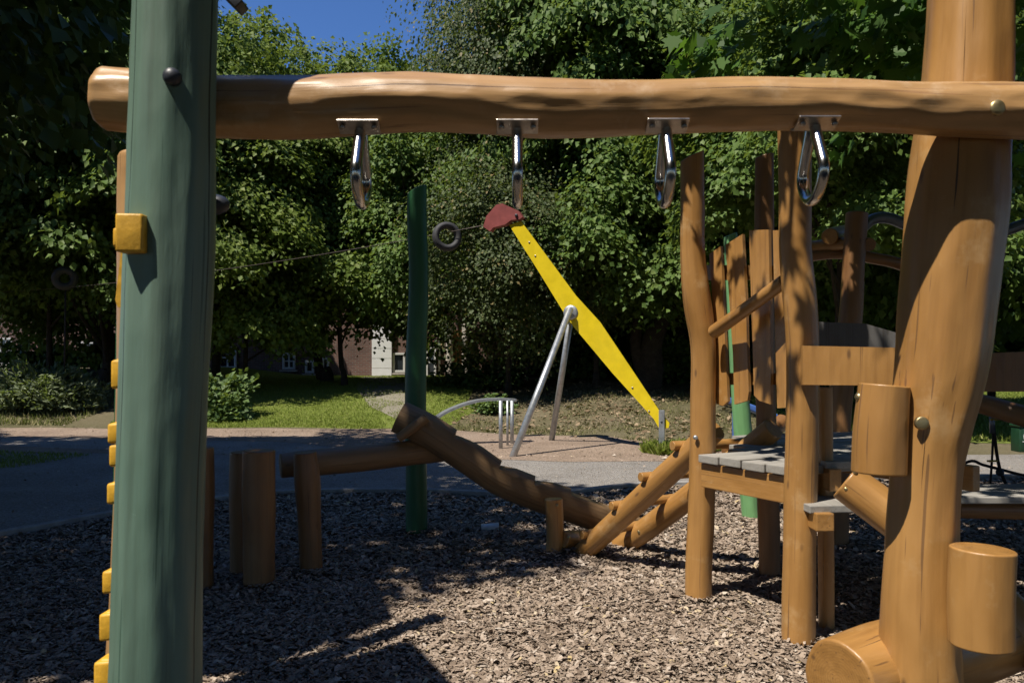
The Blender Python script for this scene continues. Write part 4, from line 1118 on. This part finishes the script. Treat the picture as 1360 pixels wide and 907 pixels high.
# climbing pole behind the green post with yellow holds
cp = thing('climbing_pole', 'ochre climbing pole with yellow holds, mostly hidden behind the sage green post', 'climbing pole', at(160, 1090, 2.45))
YC = 2.45
part_log([col(150, 1100, 30, YC), col(170, 907, 30, YC), col(182, 700, 30, YC), col(189, 480, 31, YC), col(191, 300, 32, YC), col(191, 203, 30, YC)], 17, M['beam'], cp, 'post', bev=.25)
mb = MB()
poly = [at(154, 420, 2.62), at(150, 650, 2.62), at(140, 1060, 2.62), at(220, 1060, 2.62), at(225, 420, 2.62)]
prism(mb, poly, (0, .03, 0)); mb.obj('panel', M['emerald'], cp, smooth=False)
for (lx, y0, y1) in [(158, 304, 330), (155.5, 477, 515), (151, 560, 587), (153, 588, 617), (150, 638, 666), (144, 753, 783), (140, 809, 845), (133, 872, 930)]:
    mb = MB(); k = 2.32 / F; h = (y1 - y0) / 2
    box(mb, at(lx + 12, (y0 + y1) / 2, 2.32), (12 * k, 0, 1.2 * k), (0, .04, 0), (0, 0, h * k), .009)
    box(mb, at(lx + 15, (y0 + y1) / 2, 2.32), (11 * k, 0, 0), (0, .032, 0), (0, 0, h * k * 1.08), .012)
    mb.obj('hold', M['yellowhold'], cp)
mb = MB(); prism(mb, [at(x, y, 2.28) for x, y in [(161, 332), (172, 334), (186, 336), (184, 406), (156, 408), (153, 398)]], (0, .07, 0)); mb.obj('hold', M['yellowhold'], cp, smooth=False, label='long tapered yellow hold')
# steel pole and clamp at the top beside the green post
sp = thing('steel_pole', 'thin grey blue steel pole close behind the sage green post', 'pole', (at(280, 0, 2.42).x, 2.42, 0))
mb = MB(); tube(mb, [at(250, 1090, 2.42), at(264, 600, 2.42), at(282, 0, 2.42), at(288, -180, 2.42)], 7 * 2.42 / F, 16); mb.obj('pole', M['pipe'], sp)
mb = MB(); a = at(296, -14, 2.4); b = at(322, 12, 2.4); d = (b - a)
box(mb, (a + b) / 2, d / 2, (0, .03, 0), Vector((d.z, 0, -d.x)).normalized() * .016, .004); mb.obj('clamp', M['blackcap'], sp)
mb = MB(); dome(mb, at(284, 272, 2.40), (1, -.15, 0), .031, .05, 18, 6, .02); mb.obj('end_cap', M['blackcap'], sp)

# unseen boards and log added outside the left corner to shade the chips
ph = thing('shade_caster', 'unseen boards and log added left of the climbing frame to cast shade', 'shade caster', (-3.0, 2.2, 0))
H = 3.8
def shade_panel(pts, name, th=.05):
    mb = MB(); prism(mb, [Vector((x - SA * H, y - SB * H, H)) for x, y in pts], (0, 0, th)); mb.obj(name, M['darkwood'], ph, smooth=False)  # outline carried back along the sun from the wanted shadow
shade_panel([gp(497, 775), gp(524, 834), gp(480, 850), gp(335, 905), (-1.5, 3.4), (-3.6, 3.6), (-3.2, 4.9)], 'shade_board')
shade_panel([gp(500, 872), gp(545, 862), gp(590, 907), (-.20, 3.22), (-.9, 3.12), (-1.15, 3.38)], 'shade_board')
h2 = 3.72
a = Vector((*gp(588, 829), 0)); b = Vector((*gp(400, 893), 0)); d = (b - a)
mb = MB(); log(mb, [(a - Vector((SA * h2, SB * h2, -h2)), .07), (a + d * 1.0 - Vector((SA * h2, SB * h2, -h2)), .075), (a + d * 2.2 - Vector((SA * h2, SB * h2, -h2)), .08)], 51); mb.obj('shade_log', M['wood'], ph)
for (x, y) in ((-4.6, 2.3), (-4.4, 3.4)):  # props under the added shade boards
    mb = MB(); log(mb, [(Vector((x, y, -.1)), .09), (Vector((x, y, 1.5)), .09), (Vector((x, y, 3.82)), .08)], 52); mb.obj('post', M['wood'], ph)

# ---------------------------------------------------------------- stepping posts, balance beam
G2 = 'stepping posts at left'
def stump(label, px, base, top, half, seed, px2=None, slant=None):
    Y = CH * F / (base - HZ)
    mb = MB()
    log(mb, [(at(px, base + 14, Y), half * Y / F), (at(px, (base * 2 + top) / 3, Y), half * Y / F * .97), (at(px2 or px, (base + 2 * top) / 3, Y), half * Y / F * 1.04), (at(px2 or px, top, Y), half * Y / F)], seed, slant=slant)
    setp(mb.obj('stepping_post', M['darkwood'], None, (at(px, base, Y).x, Y, 0)), label, 'stepping post', G2)
stump('cracked shade-browned stepping post, front one of the pair', 344, 783, 598, 21, 21)
stump('shade-browned stepping post, rear left one of the pair', 324, 768, 600, 18, 22)
stump('shade-browned stepping post half hidden behind the green post', 268, 786, 594, 15.5, 23)
bb = thing('balance_beam', 'horizontal brown balance log on a short post', 'balance beam', (*gp(410, 766), 0))
part_log([(at(372, 619, 5.42), .083), (at(410, 615, 5.5), .09), (at(480, 609, 5.75), .094), (at(550, 601, 6.0), .094), (at(602, 594, 6.2), .10)], 24, M['deadwood'], bb, 'beam', bev=.12)
part_log([col(414, 780, 15, 5.22), col(411, 700, 15, 5.22), col(408, 640, 17, 5.22), col(405, 601, 15, 5.22)], 25, M['darkwood'], bb, 'post')
# emerald pole
mb = MB(); log(mb, [col(554, 728, 14.5, 6.4), col(553, 640, 14, 6.4), col(552, 500, 14, 6.4), col(556, 380, 13, 6.4), col(554, 300, 13, 6.4), col(554, 252, 13, 6.4)], 26, slant=Vector((.5, 0, 0)))
setp(mb.obj('painted_pole', M['emerald'], None, (at(553, 0, 6.4).x, 6.4, 0)), 'emerald green pole with slanted top behind the balance log', 'pole')

# carved step log
cs = thing('step_log_ramp', 'curved brown log with carved steps leaning down from the emerald pole', 'climbing log', (*gp(735, 742), 0))
def stepped_log():
    ctr = [(530, 553, 6.0), (570, 573, 6.0), (620, 606, 6.02), (665, 636, 6.05), (710, 655, 6.1), (760, 672, 6.2), (810, 690, 6.3), (868, 712, 6.4)]
    P = catmull([(at(x, y, Y), 22 * Y / F) for x, y, Y in ctr], 26)
    nseg = 30
    V = []; LC = []; s = 0; Fc = []
    cuts = [595, 655, 703, 752]
    rings = []
    for i, (c, r) in enumerate(P):
        t = (P[min(i + 1, len(P) - 1)][0] - P[max(i - 1, 0)][0]).normalized()
        w = Vector((0, 1, 0)); n = t.cross(w).normalized()
        if n.z < 0: n = -n
        if i: s += (c - P[i - 1][0]).length
        px = 680 + c.x / c.y * F
        # each step rises along the log, then drops off square
        top = .58
        for k in range(len(cuts)):
            lo = cuts[k - 1] if k else 520
            if lo < px <= cuts[k]:
                u = (px - lo) / (cuts[k] - lo)
                top = .58 + .46 * (1 - (1 - min(1, u * 1.25)) ** 2) if k else 1.0
        if px > cuts[-1]: top = .70
        for k in range(nseg):
            th = 2 * PI * k / nseg
            a, b = math.cos(th), math.sin(th)
            nn = 1 + .025 * noise.noise(Vector((a * 2, b * 2, s * 3)))
            bb_ = min(b, top)
            V.append(c + w * (a * r * nn) + n * (bb_ * r * nn)); LC.append((a * r, b * r, s))
    m = len(P)
    for i in range(m - 1):
        for k in range(nseg):
            k2 = (k + 1) % nseg
            Fc.append((i * nseg + k, i * nseg + k2, (i + 1) * nseg + k2, (i + 1) * nseg + k))
    Fc.append(tuple(range(nseg))); Fc.append(tuple(reversed(range((m - 1) * nseg, m * nseg))))
    mb = MB(); mb.add(V, Fc, LC)
    return mb
o = stepped_log().obj('log', M['deadwood'], cs, smooth=False)
part_log([col(529, 582, 6, 5.85), col(548, 568, 7, 5.85), col(567, 554, 6.5, 5.85)], 27, M['deadwood'], cs, 'brace')
part_log([col(735, 750, 11, 5.68), col(737, 705, 11.5, 5.68), col(735, 662, 12, 5.68)], 28, M['wood'], cs, 'post')
part_log([(at(746, 716, 5.66), .062), (at(790, 714, 5.95), .062), (at(862, 712, 6.3), .06)], 29, M['wood'], cs, 'cross_log')
bolt(at(756, 713, 5.58), (-.2, -1, 0), .014, .01, M['brass'], cs); bolt(at(740, 671, 5.61), (0, -1, 0), .010, .008, M['brass'], cs)

# log ladder up to the deck
ld = thing('log_ladder', 'leaning ladder of two ochre logs with short rungs up to the tower deck', 'ladder', (.48, 5.69, 0))
A0 = Vector((.47, 5.72, .0)); A1 = at(950, 570, 4.78)
B0 = Vector((.80, 5.93, .02)); B1 = B0 + (A1 - A0) * 1.02 + Vector((.06, -.02, -.05))
part_log([(A0 + (A0 - A1) * .03, .072), (A0.lerp(A1, .5), .076), (A1, .07)], 31, M['wood'], ld, 'rail', sub=8)
part_log([(B0 + (B0 - B1) * .03, .078), (B0.lerp(B1, .5) + Vector((0, 0, -.02)), .08), (B1, .072)], 32, M['wood'], ld, 'rail', sub=8)
for i, t in enumerate((.16, .40, .62, .84)):
    a = A0.lerp(A1, t); b = B0.lerp(B1, t)
    d = (b - a).normalized()
    up = Vector((-.02, .03, .045))
    part_log([(a - d * .10 + up, .030), ((a + b) / 2 + up, .032), (b + d * .10 + up, .030)], 33 + i, M['wood'], ld, 'rung', nseg=16)
bolt(B0.lerp(B1, .17) + Vector((-.03, -.075, .01)), (-.3, -1, 0), .016, .01, M['brass'], ld)

# ---------------------------------------------------------------- play tower
tw = thing('play_tower', 'ochre timber play tower with a picket railing and a grey plank deck', 'play tower', (1.5, 4.6, 0))
Y1, Y2, Y3, Y4 = 4.6, 3.88, 5.06, 6.0
part_log([col(928, 815, 18, Y1), col(928, 760, 17.5, Y1), col(931, 680, 17.5, Y1), col(933, 600, 17, Y1), col(934, 530, 16.5, Y1), col(934, 460, 16.5, Y1), col(926, 400, 18.5, Y1), col(920, 340, 16.5, Y1), col(920, 280, 16, Y1), col(919.5, 208, 15.5, Y1)], 41, M['wood'], tw, 'post', slant=Vector((.45, 0, 0)), bev=.05)
part_log([col(1060, 880, 22.5, Y2), col(1062, 740, 21.5, Y2), col(1064, 640, 21, Y2), col(1066, 560, 21, Y2), col(1066, 470, 21, Y2), col(1062, 400, 21.5, Y2), col(1056, 330, 20.5, Y2), col(1056, 260, 21, Y2), col(1055, 150, 22, Y2)], 42, M['wood'], tw, 'post')
part_log([col(1023, 790, 14, Y3), col(1021, 680, 14, Y3), col(1018, 560, 13, Y3), col(1015, 400, 12.5, Y3), col(1015, 300, 12.5, Y3), col(1015, 207, 12, Y3)], 43, M['darkwood'], tw, 'post', slant=Vector((.25, 0, 0)))
part_log([col(1108, 740, 17, Y4), col(1112, 600, 16, Y4), col(1116, 530, 15.5, Y4), col(1129, 430, 15, Y4), col(1134, 340, 14, Y4), col(1138, 283, 14, Y4)], 44, M['darkwood'], tw, 'post')
bolt(at(924, 581, Y1 - .075), (0, -1, 0), .013, .008, M['galv'], tw)
# deck planks run away to the right
fa = Vector((1.10, 4.52, 0)); fb = Vector((1.42, 3.93, 0)); fd = (fb - fa).normalized(); pd = Vector((.90, .43, 0)).normalized()
nb_ = 4; Ld = (fb - fa).length; zt = .885
for i in range(nb_):
    c = fa + fd * (Ld * (i + .5) / nb_) + pd * .62 - pd * .03
    mb = MB(); box(mb, (c.x, c.y, zt - .02 + .004 * (i % 2)), pd * .65, fd * (Ld / nb_ / 2 - .007), (0, 0, .022), .005)
    mb.obj('deck_board', M['greywood'], tw, smooth=False)
for i in range(5):
    c = fa - fd * ((i + .5) * .165) + pd * (.85 + .16 * i)
    mb = MB(); box(mb, (c.x, c.y, zt - .022 + .004 * (i % 2)), pd * .55, fd * .074, (0, 0, .022), .005)
    mb.obj('deck_board', M['greywood'], tw, smooth=False)
mb = MB(); m = (fa + fb) / 2 + pd * -.01; box(mb, (m.x, m.y, zt - .115), fd * (Ld / 2), pd * .025, (0, 0, .068), .006); mb.obj('fascia_board', M['wood'], tw, smooth=False)
mb = MB(); m = fa + pd * 1.22; box(mb, (m.x, m.y, zt - .12), fd * .75, pd * .03, (0, 0, .07), .006); mb.obj('joist', M['wood'], tw, smooth=False)
# lower steps right of the deck
mb = MB(); box(mb, at(1094, 666, 3.95), (.16, .02, 0), (-.01, .20, 0), (0, 0, .018), .005); mb.obj('step_board', M['greywood'], tw, smooth=False)
mb = MB(); box(mb, at(1079, 685, 3.86), (.042, 0, 0), (0, .16, 0), (0, 0, .042), .006); mb.obj('step_bearer', M['wood'], tw, smooth=False)
mb = MB(); box(mb, at(1112, 612, 4.15), (.14, .02, 0), (-.01, .16, 0), (0, 0, .018), .005); mb.obj('step_board', M['greywood'], tw, smooth=False)
mb = MB(); box(mb, at(1094, 632, 4.08), (.03, 0, 0), (0, .15, 0), (0, 0, .055), .006); mb.obj('step_bearer', M['wood'], tw, smooth=False)
# pickets between the rear posts
def picket(pts, Y, name='picket'):
    mb = MB(); prism(mb, [at(x * .96 + .04 * sum(q[0] for q in pts) / len(pts), y, Y - (x - 943) * .0053) for x, y in pts], (.017, .008, 0)); return mb.obj(name, M['wood'], tw, smooth=False)
picket([(941, 338), (957, 327), (961, 400), (964, 470), (967, 533), (960, 539), (951, 536), (950, 470), (946, 400)], 4.64)
picket([(963, 325), (986, 311), (991, 400), (992, 450), (995, 520), (993, 532), (975, 537), (973, 470), (968, 400)], 4.64)
picket([(994, 306), (1021, 305), (1023, 400), (1024, 470), (1024, 537), (1008, 532), (1001, 525), (998, 430)], 4.64)
picket([(1026, 306), (1048, 306), (1049, 420), (1050, 541), (1032, 542), (1030, 480), (1028, 400)], 4.64)
for (y0, y1) in ((495, 511), (352, 372)):
    mb = MB(); prism(mb, [at(938, y0, 4.64 + .025 + .075), at(1056, y0 + 1, 4.04 + .075), at(1056, y1, 4.04 + .075), at(938, y1, 4.64 + .025 + .075)], (.03, .014, 0)); mb.obj('rail', M['wood'], tw, smooth=False)
part_log([col(948, 441, 9, 4.50), col(990, 411, 9, 4.22), col(1041, 374, 9.5, 3.98)], 45, M['wood'], tw, 'handrail')
# broad board to the big post with a shaded plank behind it
mb = MB(); prism(mb, [at(1066, 459, 3.76), at(1300, 464, 3.5), at(1300, 513, 3.5), at(1066, 511, 3.76)], (.006, .045, 0)); ob = mb.obj('side_board', M['wood'], tw, smooth=False)
for px, py in ((1076, 467), (1079, 485), (1076, 502), (1131, 468), (1143, 468)):
    mb = MB(); dome(mb, at(px, py, 3.752), (0, -1, 0), .006, .002, 8, 2, .002)
    mb.obj('screw_head', M['blackcap'], ob)
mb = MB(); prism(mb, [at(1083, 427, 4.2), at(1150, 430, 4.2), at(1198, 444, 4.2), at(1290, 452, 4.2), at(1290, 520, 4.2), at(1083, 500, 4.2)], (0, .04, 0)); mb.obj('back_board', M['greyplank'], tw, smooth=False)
part_log([col(1098, 862, 10, 4.05), col(1096, 620, 10, 4.05), col(1095, 514, 10, 4.05)], 46, M['wood'], tw, 'post')
# stub logs under the deck
part_log([(at(966, 600, 5.4), .05), (at(1000, 590, 5.6), .05), (at(1040, 560, 5.9), .06)], 47, M['darkwood'], tw, 'brace')

# light green tilted pole
mb = MB(); log(mb, [(at(999, 700, 7.05), .080), (at(992, 620, 7.05), .082), (at(984, 540, 7.05), .078), (at(970, 312, 7.05), .060)], 48, .006, .0, .8, 8, 30, slant=Vector((.3, 0, 0)))
lp = thing('painted_pole', 'light green tilted pole behind the picket railing', 'pole', (at(997, 690, 7.05).x, 7.05, 0))
mb.obj('pole', M['lime'], lp)
mb = MB(); box(mb, at(1003, 651, 6.94), (.022, .004, 0), (0, .002, 0), (0, 0, .017), .001); mb.obj('sticker', M['sticker'], lp, smooth=False)

# ---------------------------------------------------------------- second tower with arches, at the right
t2 = thing('arched_climber', 'shaded brown climbing structure with arched rails behind the big ochre post', 'climbing structure', (4.2, 6.4, 0))
part_log([col(1060, 330, 8, 6.3), col(1100, 326, 8, 6.2), col(1126, 323, 8, 6.1)], 61, M['wood'], t2, 'log_rail')
part_log([col(1060, 342, 8, 6.3), col(1110, 336, 8, 6.2), col(1160, 343, 7.5, 6.15), col(1205, 355, 7.5, 6.2), col(1300, 400, 7, 6.3)], 62, M['darkwood'], t2, 'arched_rail')
part_log([(at(1102, 314, 6.1), .062), (at(1116, 310, 6.4), .06), (at(1140, 306, 6.9), .06)], 63, M['wood'], t2, 'log_rail')
part_log([(at(1155, 325, 5.95), .05), (at(1130, 322, 6.3), .05)], 64, M['darkwood'], t2, 'log_rail')
mb = MB(); tube(mb, [at(1140, 308, 6.2), at(1158, 292, 6.2), at(1180, 290, 6.2), at(1210, 301, 6.2), at(1270, 318, 6.2), at(1330, 308, 6.2), at(1370, 296, 6.2), at(1450, 290, 6.2)], 7.5 * 6.2 / F, 14, 5); mb.obj('steel_arch', M['pipe'], t2)
mb = MB(); prism(mb, [at(1290, 470, 5.6), at(1480, 462, 5.6), at(1480, 520, 5.6), at(1290, 520, 5.6)], (0, .05, 0)); mb.obj('side_panel', M['darkwood'], t2, smooth=False)
part_log([col(1270, 528, 12, 6.6), col(1320, 541, 13, 6.4), col(1370, 556, 14, 6.2), col(1460, 580, 14, 6.0)], 65, M['darkwood'], t2, 'log_rail')
for i in range(3):
    mb = MB(); box(mb, at(1385, 660 - i * 5, 4.85 + i * .26), (.72, 0, 0), (0, .12, 0), (0, 0, .02), .006); mb.obj('deck_board', M['greywood'], t2, smooth=False)
part_log([(at(1270, 676, 4.82), .055), (at(1370, 678, 4.82), .055), (at(1500, 682, 4.82), .055)], 66, M['darkwood'], t2, 'bearer_log')
part_log([col(1405, 790, 22, 5.1), col(1405, 600, 22, 5.1), col(1403, 420, 22, 5.1)], 67, M['darkwood'], t2, 'post')
part_log([(Vector((5.2, 6.35, -.1)), .09), (Vector((5.2, 6.3, 1.4)), .09), (Vector((5.15, 6.25, 2.7)), .08)], 68, M['darkwood'], t2, 'post')

# rope net
nt_ = thing('rope_net', 'black climbing ropes with a knot ball and yellow ferrules at the right edge', 'climbing net', (*gp(1330, 690), 0))
def rope(pts, r=.011): 
    mb = MB(); tube(mb, pts, r, 8, 4); mb.obj('rope', M['rope'], nt_)
YN = 7.0
rope([at(1317, 515, YN), at(1318, 545, YN), at(1321, 580, YN), at(1328, 623, YN), at(1345, 662, YN), at(1352, 690, YN)], .014)
rope([at(1320, 545, YN), at(1318, 600, YN), at(1314, 662, YN), at(1312, 690, YN)], .010)
rope([at(1268, 622, YN), at(1290, 612, YN), at(1305, 617, YN), at(1328, 623, YN), at(1365, 632, YN), at(1400, 634, YN)], .013)
rope([at(1313, 480, YN), at(1313, 535, YN)], .012)
rope([at(1321, 480, YN), at(1321, 535, YN)], .010)
mb = MB(); dome(mb, at(1328, 627, YN), (0, 0, 1), .034, .034, 14, 5); dome(mb, at(1328, 627, YN), (0, 0, -1), .034, .034, 14, 5); mb.obj('knot_ball', M['blackcap'], nt_)
for px, py in ((1322, 557), (1318, 612)):
    mb = MB(); p = at(px, py, YN - .015); tube(mb, [p - Vector((.045, 0, 0)), p + Vector((.045, 0, 0))], .009, 10); mb.obj('ferrule', M['ropebrass'], nt_)
mb = MB(); tube(mb, [at(1317, 548, YN), at(1318, 575, YN)], .022, 12); mb.obj('sleeve', M['pipe'], nt_)

# ---------------------------------------------------------------- cableway
cw = thing('cableway_start', 'yellow slanted board with dull red head on two steel legs', 'cableway', (.98, 13.05, 0))
dB = Vector((.957, -.29, 0))
nB = Vector((.29, .957, 0))
def onb(px, py):
    """the point of the board's own vertical plane that sits at this spot"""
    k = (px - 680) / F
    # (.98+.957t) = k(13.05-.29t)
    t = (k * 13.05 - .98) / (.957 + .29 * k)
    X, Y = .98 + .957 * t, 13.05 - .29 * t
    return Vector((X, Y, CH + (HZ - py) / F * Y))
mb = MB(); prism(mb, [onb(x, y) for x, y in [(676, 299), (692, 294), (765, 393), (797, 428), (838, 489), (876, 546), (889, 562), (888, 568), (876, 570), (868, 556), (813, 495), (761, 433), (748, 414), (713, 357)]][::1], nB * .045); yb = mb.obj('yellow_board', M['yellow'], cw, smooth=False)
mb = MB(); prism(mb, [onb(x, y) - nB * .05 for x, y in [(643, 302), (647, 288), (660, 273), (668, 271), (690, 281), (695, 289), (691, 292), (680, 293), (672, 299), (656, 303), (652, 308)]], nB * .15); rh = mb.obj('red_head', M['red'], cw, smooth=False)
mb = MB(); dome(mb, onb(687, 287) - nB * .06, -nB, .028, .02, 12, 4, .01); mb.obj('pulley', M['blackcap'], rh)
for bx_, by_ in ((711, 340), (703, 322), (840, 515), (862, 546)):
    bolt(onb(bx_, by_) - nB * .004, -nB, .016, .008, M['plate'], cw)
ap = onb(759, 413) - nB * .02
for (px, py, off) in ((679, 607, -1), (732, 585, 1)):
    g = Vector((*gp(px, py), -.05))
    mb = MB(); tube(mb, [ap + nB * .06 * off + Vector((0, 0, .03)), g], .052, 16); mb.obj('leg', M['galv'], cw)
mb = MB(); c = onb(758, 415) - nB * .01; dome(mb, c, -nB, .12, .008, 28, 2, .004); mb.obj('hub_plate', M['galv'], cw)
bolt(c - nB * .10, -nB, .03, .02, M['plate'], cw)
f0 = onb(879, 607); f1 = onb(879, 547)
mb = MB(); box(mb, (f0 + f1) / 2 - nB * .02, dB * .045, nB * .018, (f1 - f0) / 2 + Vector((0, 0, .03)), .006); mb.obj('foot_bracket', M['galv'], cw, smooth=False)
bolt(onb(879, 560) - nB * .038, -nB, .018, .012, M['blackcap'], cw)
# cable and its tyres
c0 = onb(660, 296)
cE = at(-60, 391, 20.6)
pts = []
for i in range(25):
    t = i / 24; p = c0.lerp(cE, t); p.z -= 0.25 * 4 * t * (1 - t) * .9; pts.append(p)
def cable_pt(px):
    for a, b in zip(pts, pts[1:]):
        pa = 680 + a.x / a.y * F; pb = 680 + b.x / b.y * F
        if pb <= px <= pa: return a.lerp(b, (pa - px) / (pa - pb))
mb = MB(); tube(mb, pts, .0065, 6); setp(mb.obj('zip_cable', M['cable'], None, tuple(c0)), 'thin steel cable running left from the red head', 'cable')
def torus(mb, c, axis, R, r, n=36, m=14, sq=1.0):
    c = Vector(c); a = Vector(axis).normalized(); u = a.orthogonal().normalized(); v = a.cross(u)
    V = []; Fc = []
    for i in range(n):
        th = 2 * PI * i / n; d = u * math.cos(th) + v * math.sin(th)
        for k in range(m):
            ph_ = 2 * PI * k / m
            V.append(c + d * (R + r * math.cos(ph_)) + a * (r * sq * math.sin(ph_)))
    for i in range(n):
        for k in range(m):
            Fc.append((i * m + k, ((i + 1) % n) * m + k, ((i + 1) % n) * m + (k + 1) % m, i * m + (k + 1) % m))
    return mb.add(V, Fc)
p = cable_pt(594)
mb = MB(); c = at(593.5, 314.5, p.y); torus(mb, c, (.35, -1, .05), 15.2 * p.y / F, 4.6 * p.y / F, sq=1.5)
setp(mb.obj('tyre', M['rubber'], None, tuple(c)), 'grey rubber tyre buffer on the cable between emerald pole and red head', 'tyre')
p = cable_pt(88)
zs = thing('zip_line_seat', 'black tyre with a hanging rope and disc seat, in front of the juniper bush', 'zip line seat', (p.x, p.y, 0))
mb = MB(); torus(mb, at(86, 370, p.y), (.5, -1, 0), 11 * p.y / F, 5 * p.y / F, sq=1.3); mb.obj('tyre', M['rubber'], zs)
mb = MB(); tube(mb, [at(87, 385, p.y), at(85, 540, p.y)], .02, 8); mb.obj('rope', M['rope'], zs)
mb = MB(); dome(mb, at(85, 541, p.y), (0, 0, 1), .17, .07, 20, 4, .03); mb.obj('seat', M['blackcap'], zs)

# ---------------------------------------------------------------- curved steel bar
st_ = thing('curved_steel_bar', 'curved flat steel bar on three thin legs beyond the path', 'play equipment', (-.1, 13.6, 0))
pl = [(560, 576, 13.3), (578, 556, 13.4), (600, 543, 13.5), (630, 533, 13.6), (660, 530, 13.7), (684, 531, 13.8)]
P = [p for p, _ in catmull([(at(x, y, Y), 1) for x, y, Y in pl], 5)]
mb = MB(); V = []; Fc = []
for i, c in enumerate(P):
    t = (P[min(i + 1, len(P) - 1)] - P[max(i - 1, 0)]).normalized(); w = Vector((-.25, 1, 0)).normalized() * .13; n = t.cross(w).normalized() * .02
    if n.z < 0: n = -n
    V += [c - w - n, c + w - n, c + w + n, c - w + n]
for i in range(len(P) - 1):
    for k in range(4): Fc.append((i * 4 + k, i * 4 + (k + 1) % 4, (i + 1) * 4 + (k + 1) % 4, (i + 1) * 4 + k))
Fc.append((0, 1, 2, 3)); n_ = len(P) * 4; Fc.append((n_ - 1, n_ - 2, n_ - 3, n_ - 4))
mb.add(V, Fc); mb.obj('bar', M['galv'], st_, smooth=False)
for (x, yt, yb_) in ((665, 532, 596), (674, 532, 592), (680, 532, 590)):
    g = Vector((*gp(x, yb_), 0)); mb = MB(); tube(mb, [Vector((g.x, g.y, -.05)), Vector((g.x, g.y, CH + (HZ - yt) / F * g.y))], .032 if x != 674 else .02, 12); mb.obj('leg', M['galv'], st_)

# ---------------------------------------------------------------- small and far things
mb = MB(); c = Vector((*gp(650, 709), .05))
V = []; Fc = []
nseg = 14
for i, (s, r) in enumerate(((0, .030), (.03, .033), (.07, .037), (.105, .042), (.108, .040), (.07, .034), (.01, .028))):
    for k in range(nseg):
        th = 2 * PI * k / nseg
        V.append(c + Vector(((s - .05) * 1.35, r * 1.3 * math.cos(th), r * 1.3 * math.sin(th) * .8)))
for i in range(6):
    for k in range(nseg): Fc.append((i * nseg + k, i * nseg + (k + 1) % nseg, (i + 1) * nseg + (k + 1) % nseg, (i + 1) * nseg + k))
Fc.append(tuple(reversed(range(nseg)))); Fc.append(tuple(range(6 * nseg, 7 * nseg)))
mb.add(V, Fc); setp(mb.obj('plastic_cup', M['plastic'], None, (c.x, c.y, 0)), 'pale plastic cup lying on the shaded wood chips', 'cup')

YT = 12.5
c = at(1359, 566, YT)
tb = thing('litter_bin', 'low dark green litter bin with white figure mark at the right edge', 'litter bin', (c.x, YT, 0))
mb = MB(); box(mb, (c.x, YT, .19), (.13, 0, 0), (0, .12, 0), (0, 0, .20), .025); mb.obj('body', M['bin'], tb)
mb = MB(); box(mb, (c.x, YT, .41), (.145, 0, 0), (0, .135, 0), (0, 0, .022), .015); mb.obj('lid', M['bin'], tb)
mb = MB(); y_ = YT - .124
prism(mb, [Vector((c.x - .035 + a, y_, b)) for a, b in ((-.035, .20), (.035, .20), (.042, .25), (.02, .315), (-.02, .315), (-.042, .25))], (0, -.003, 0))
box(mb, (c.x - .035, y_ - .0015, .35), (.028, 0, 0), (0, .0015, 0), (0, 0, .018), .0005); box(mb, (c.x - .035, y_ - .0015, .165), (.055, 0, 0), (0, .0015, 0), (0, 0, .007), .0005)
mb.obj('mark', M['white'], tb, smooth=False)

bt = thing('play_table', 'blue plastic play table far behind the tower', 'table', (at(1000, 560, 12).x, 12.0, 0))
a = at(985, 538, 12); mb = MB(); box(mb, a + Vector((.15, 0, -.05)), (.32, 0, -.12), (0, .25, 0), (0, 0, .05), .02); mb.obj('table_top', M['blue'], bt)
for dx in (-.1, .36):
    mb = MB(); box(mb, (a.x + dx, 12.0, .32), (.035, 0, 0), (0, .05, 0), (0, 0, .33), .01); mb.obj('leg', M['blue'], bt)
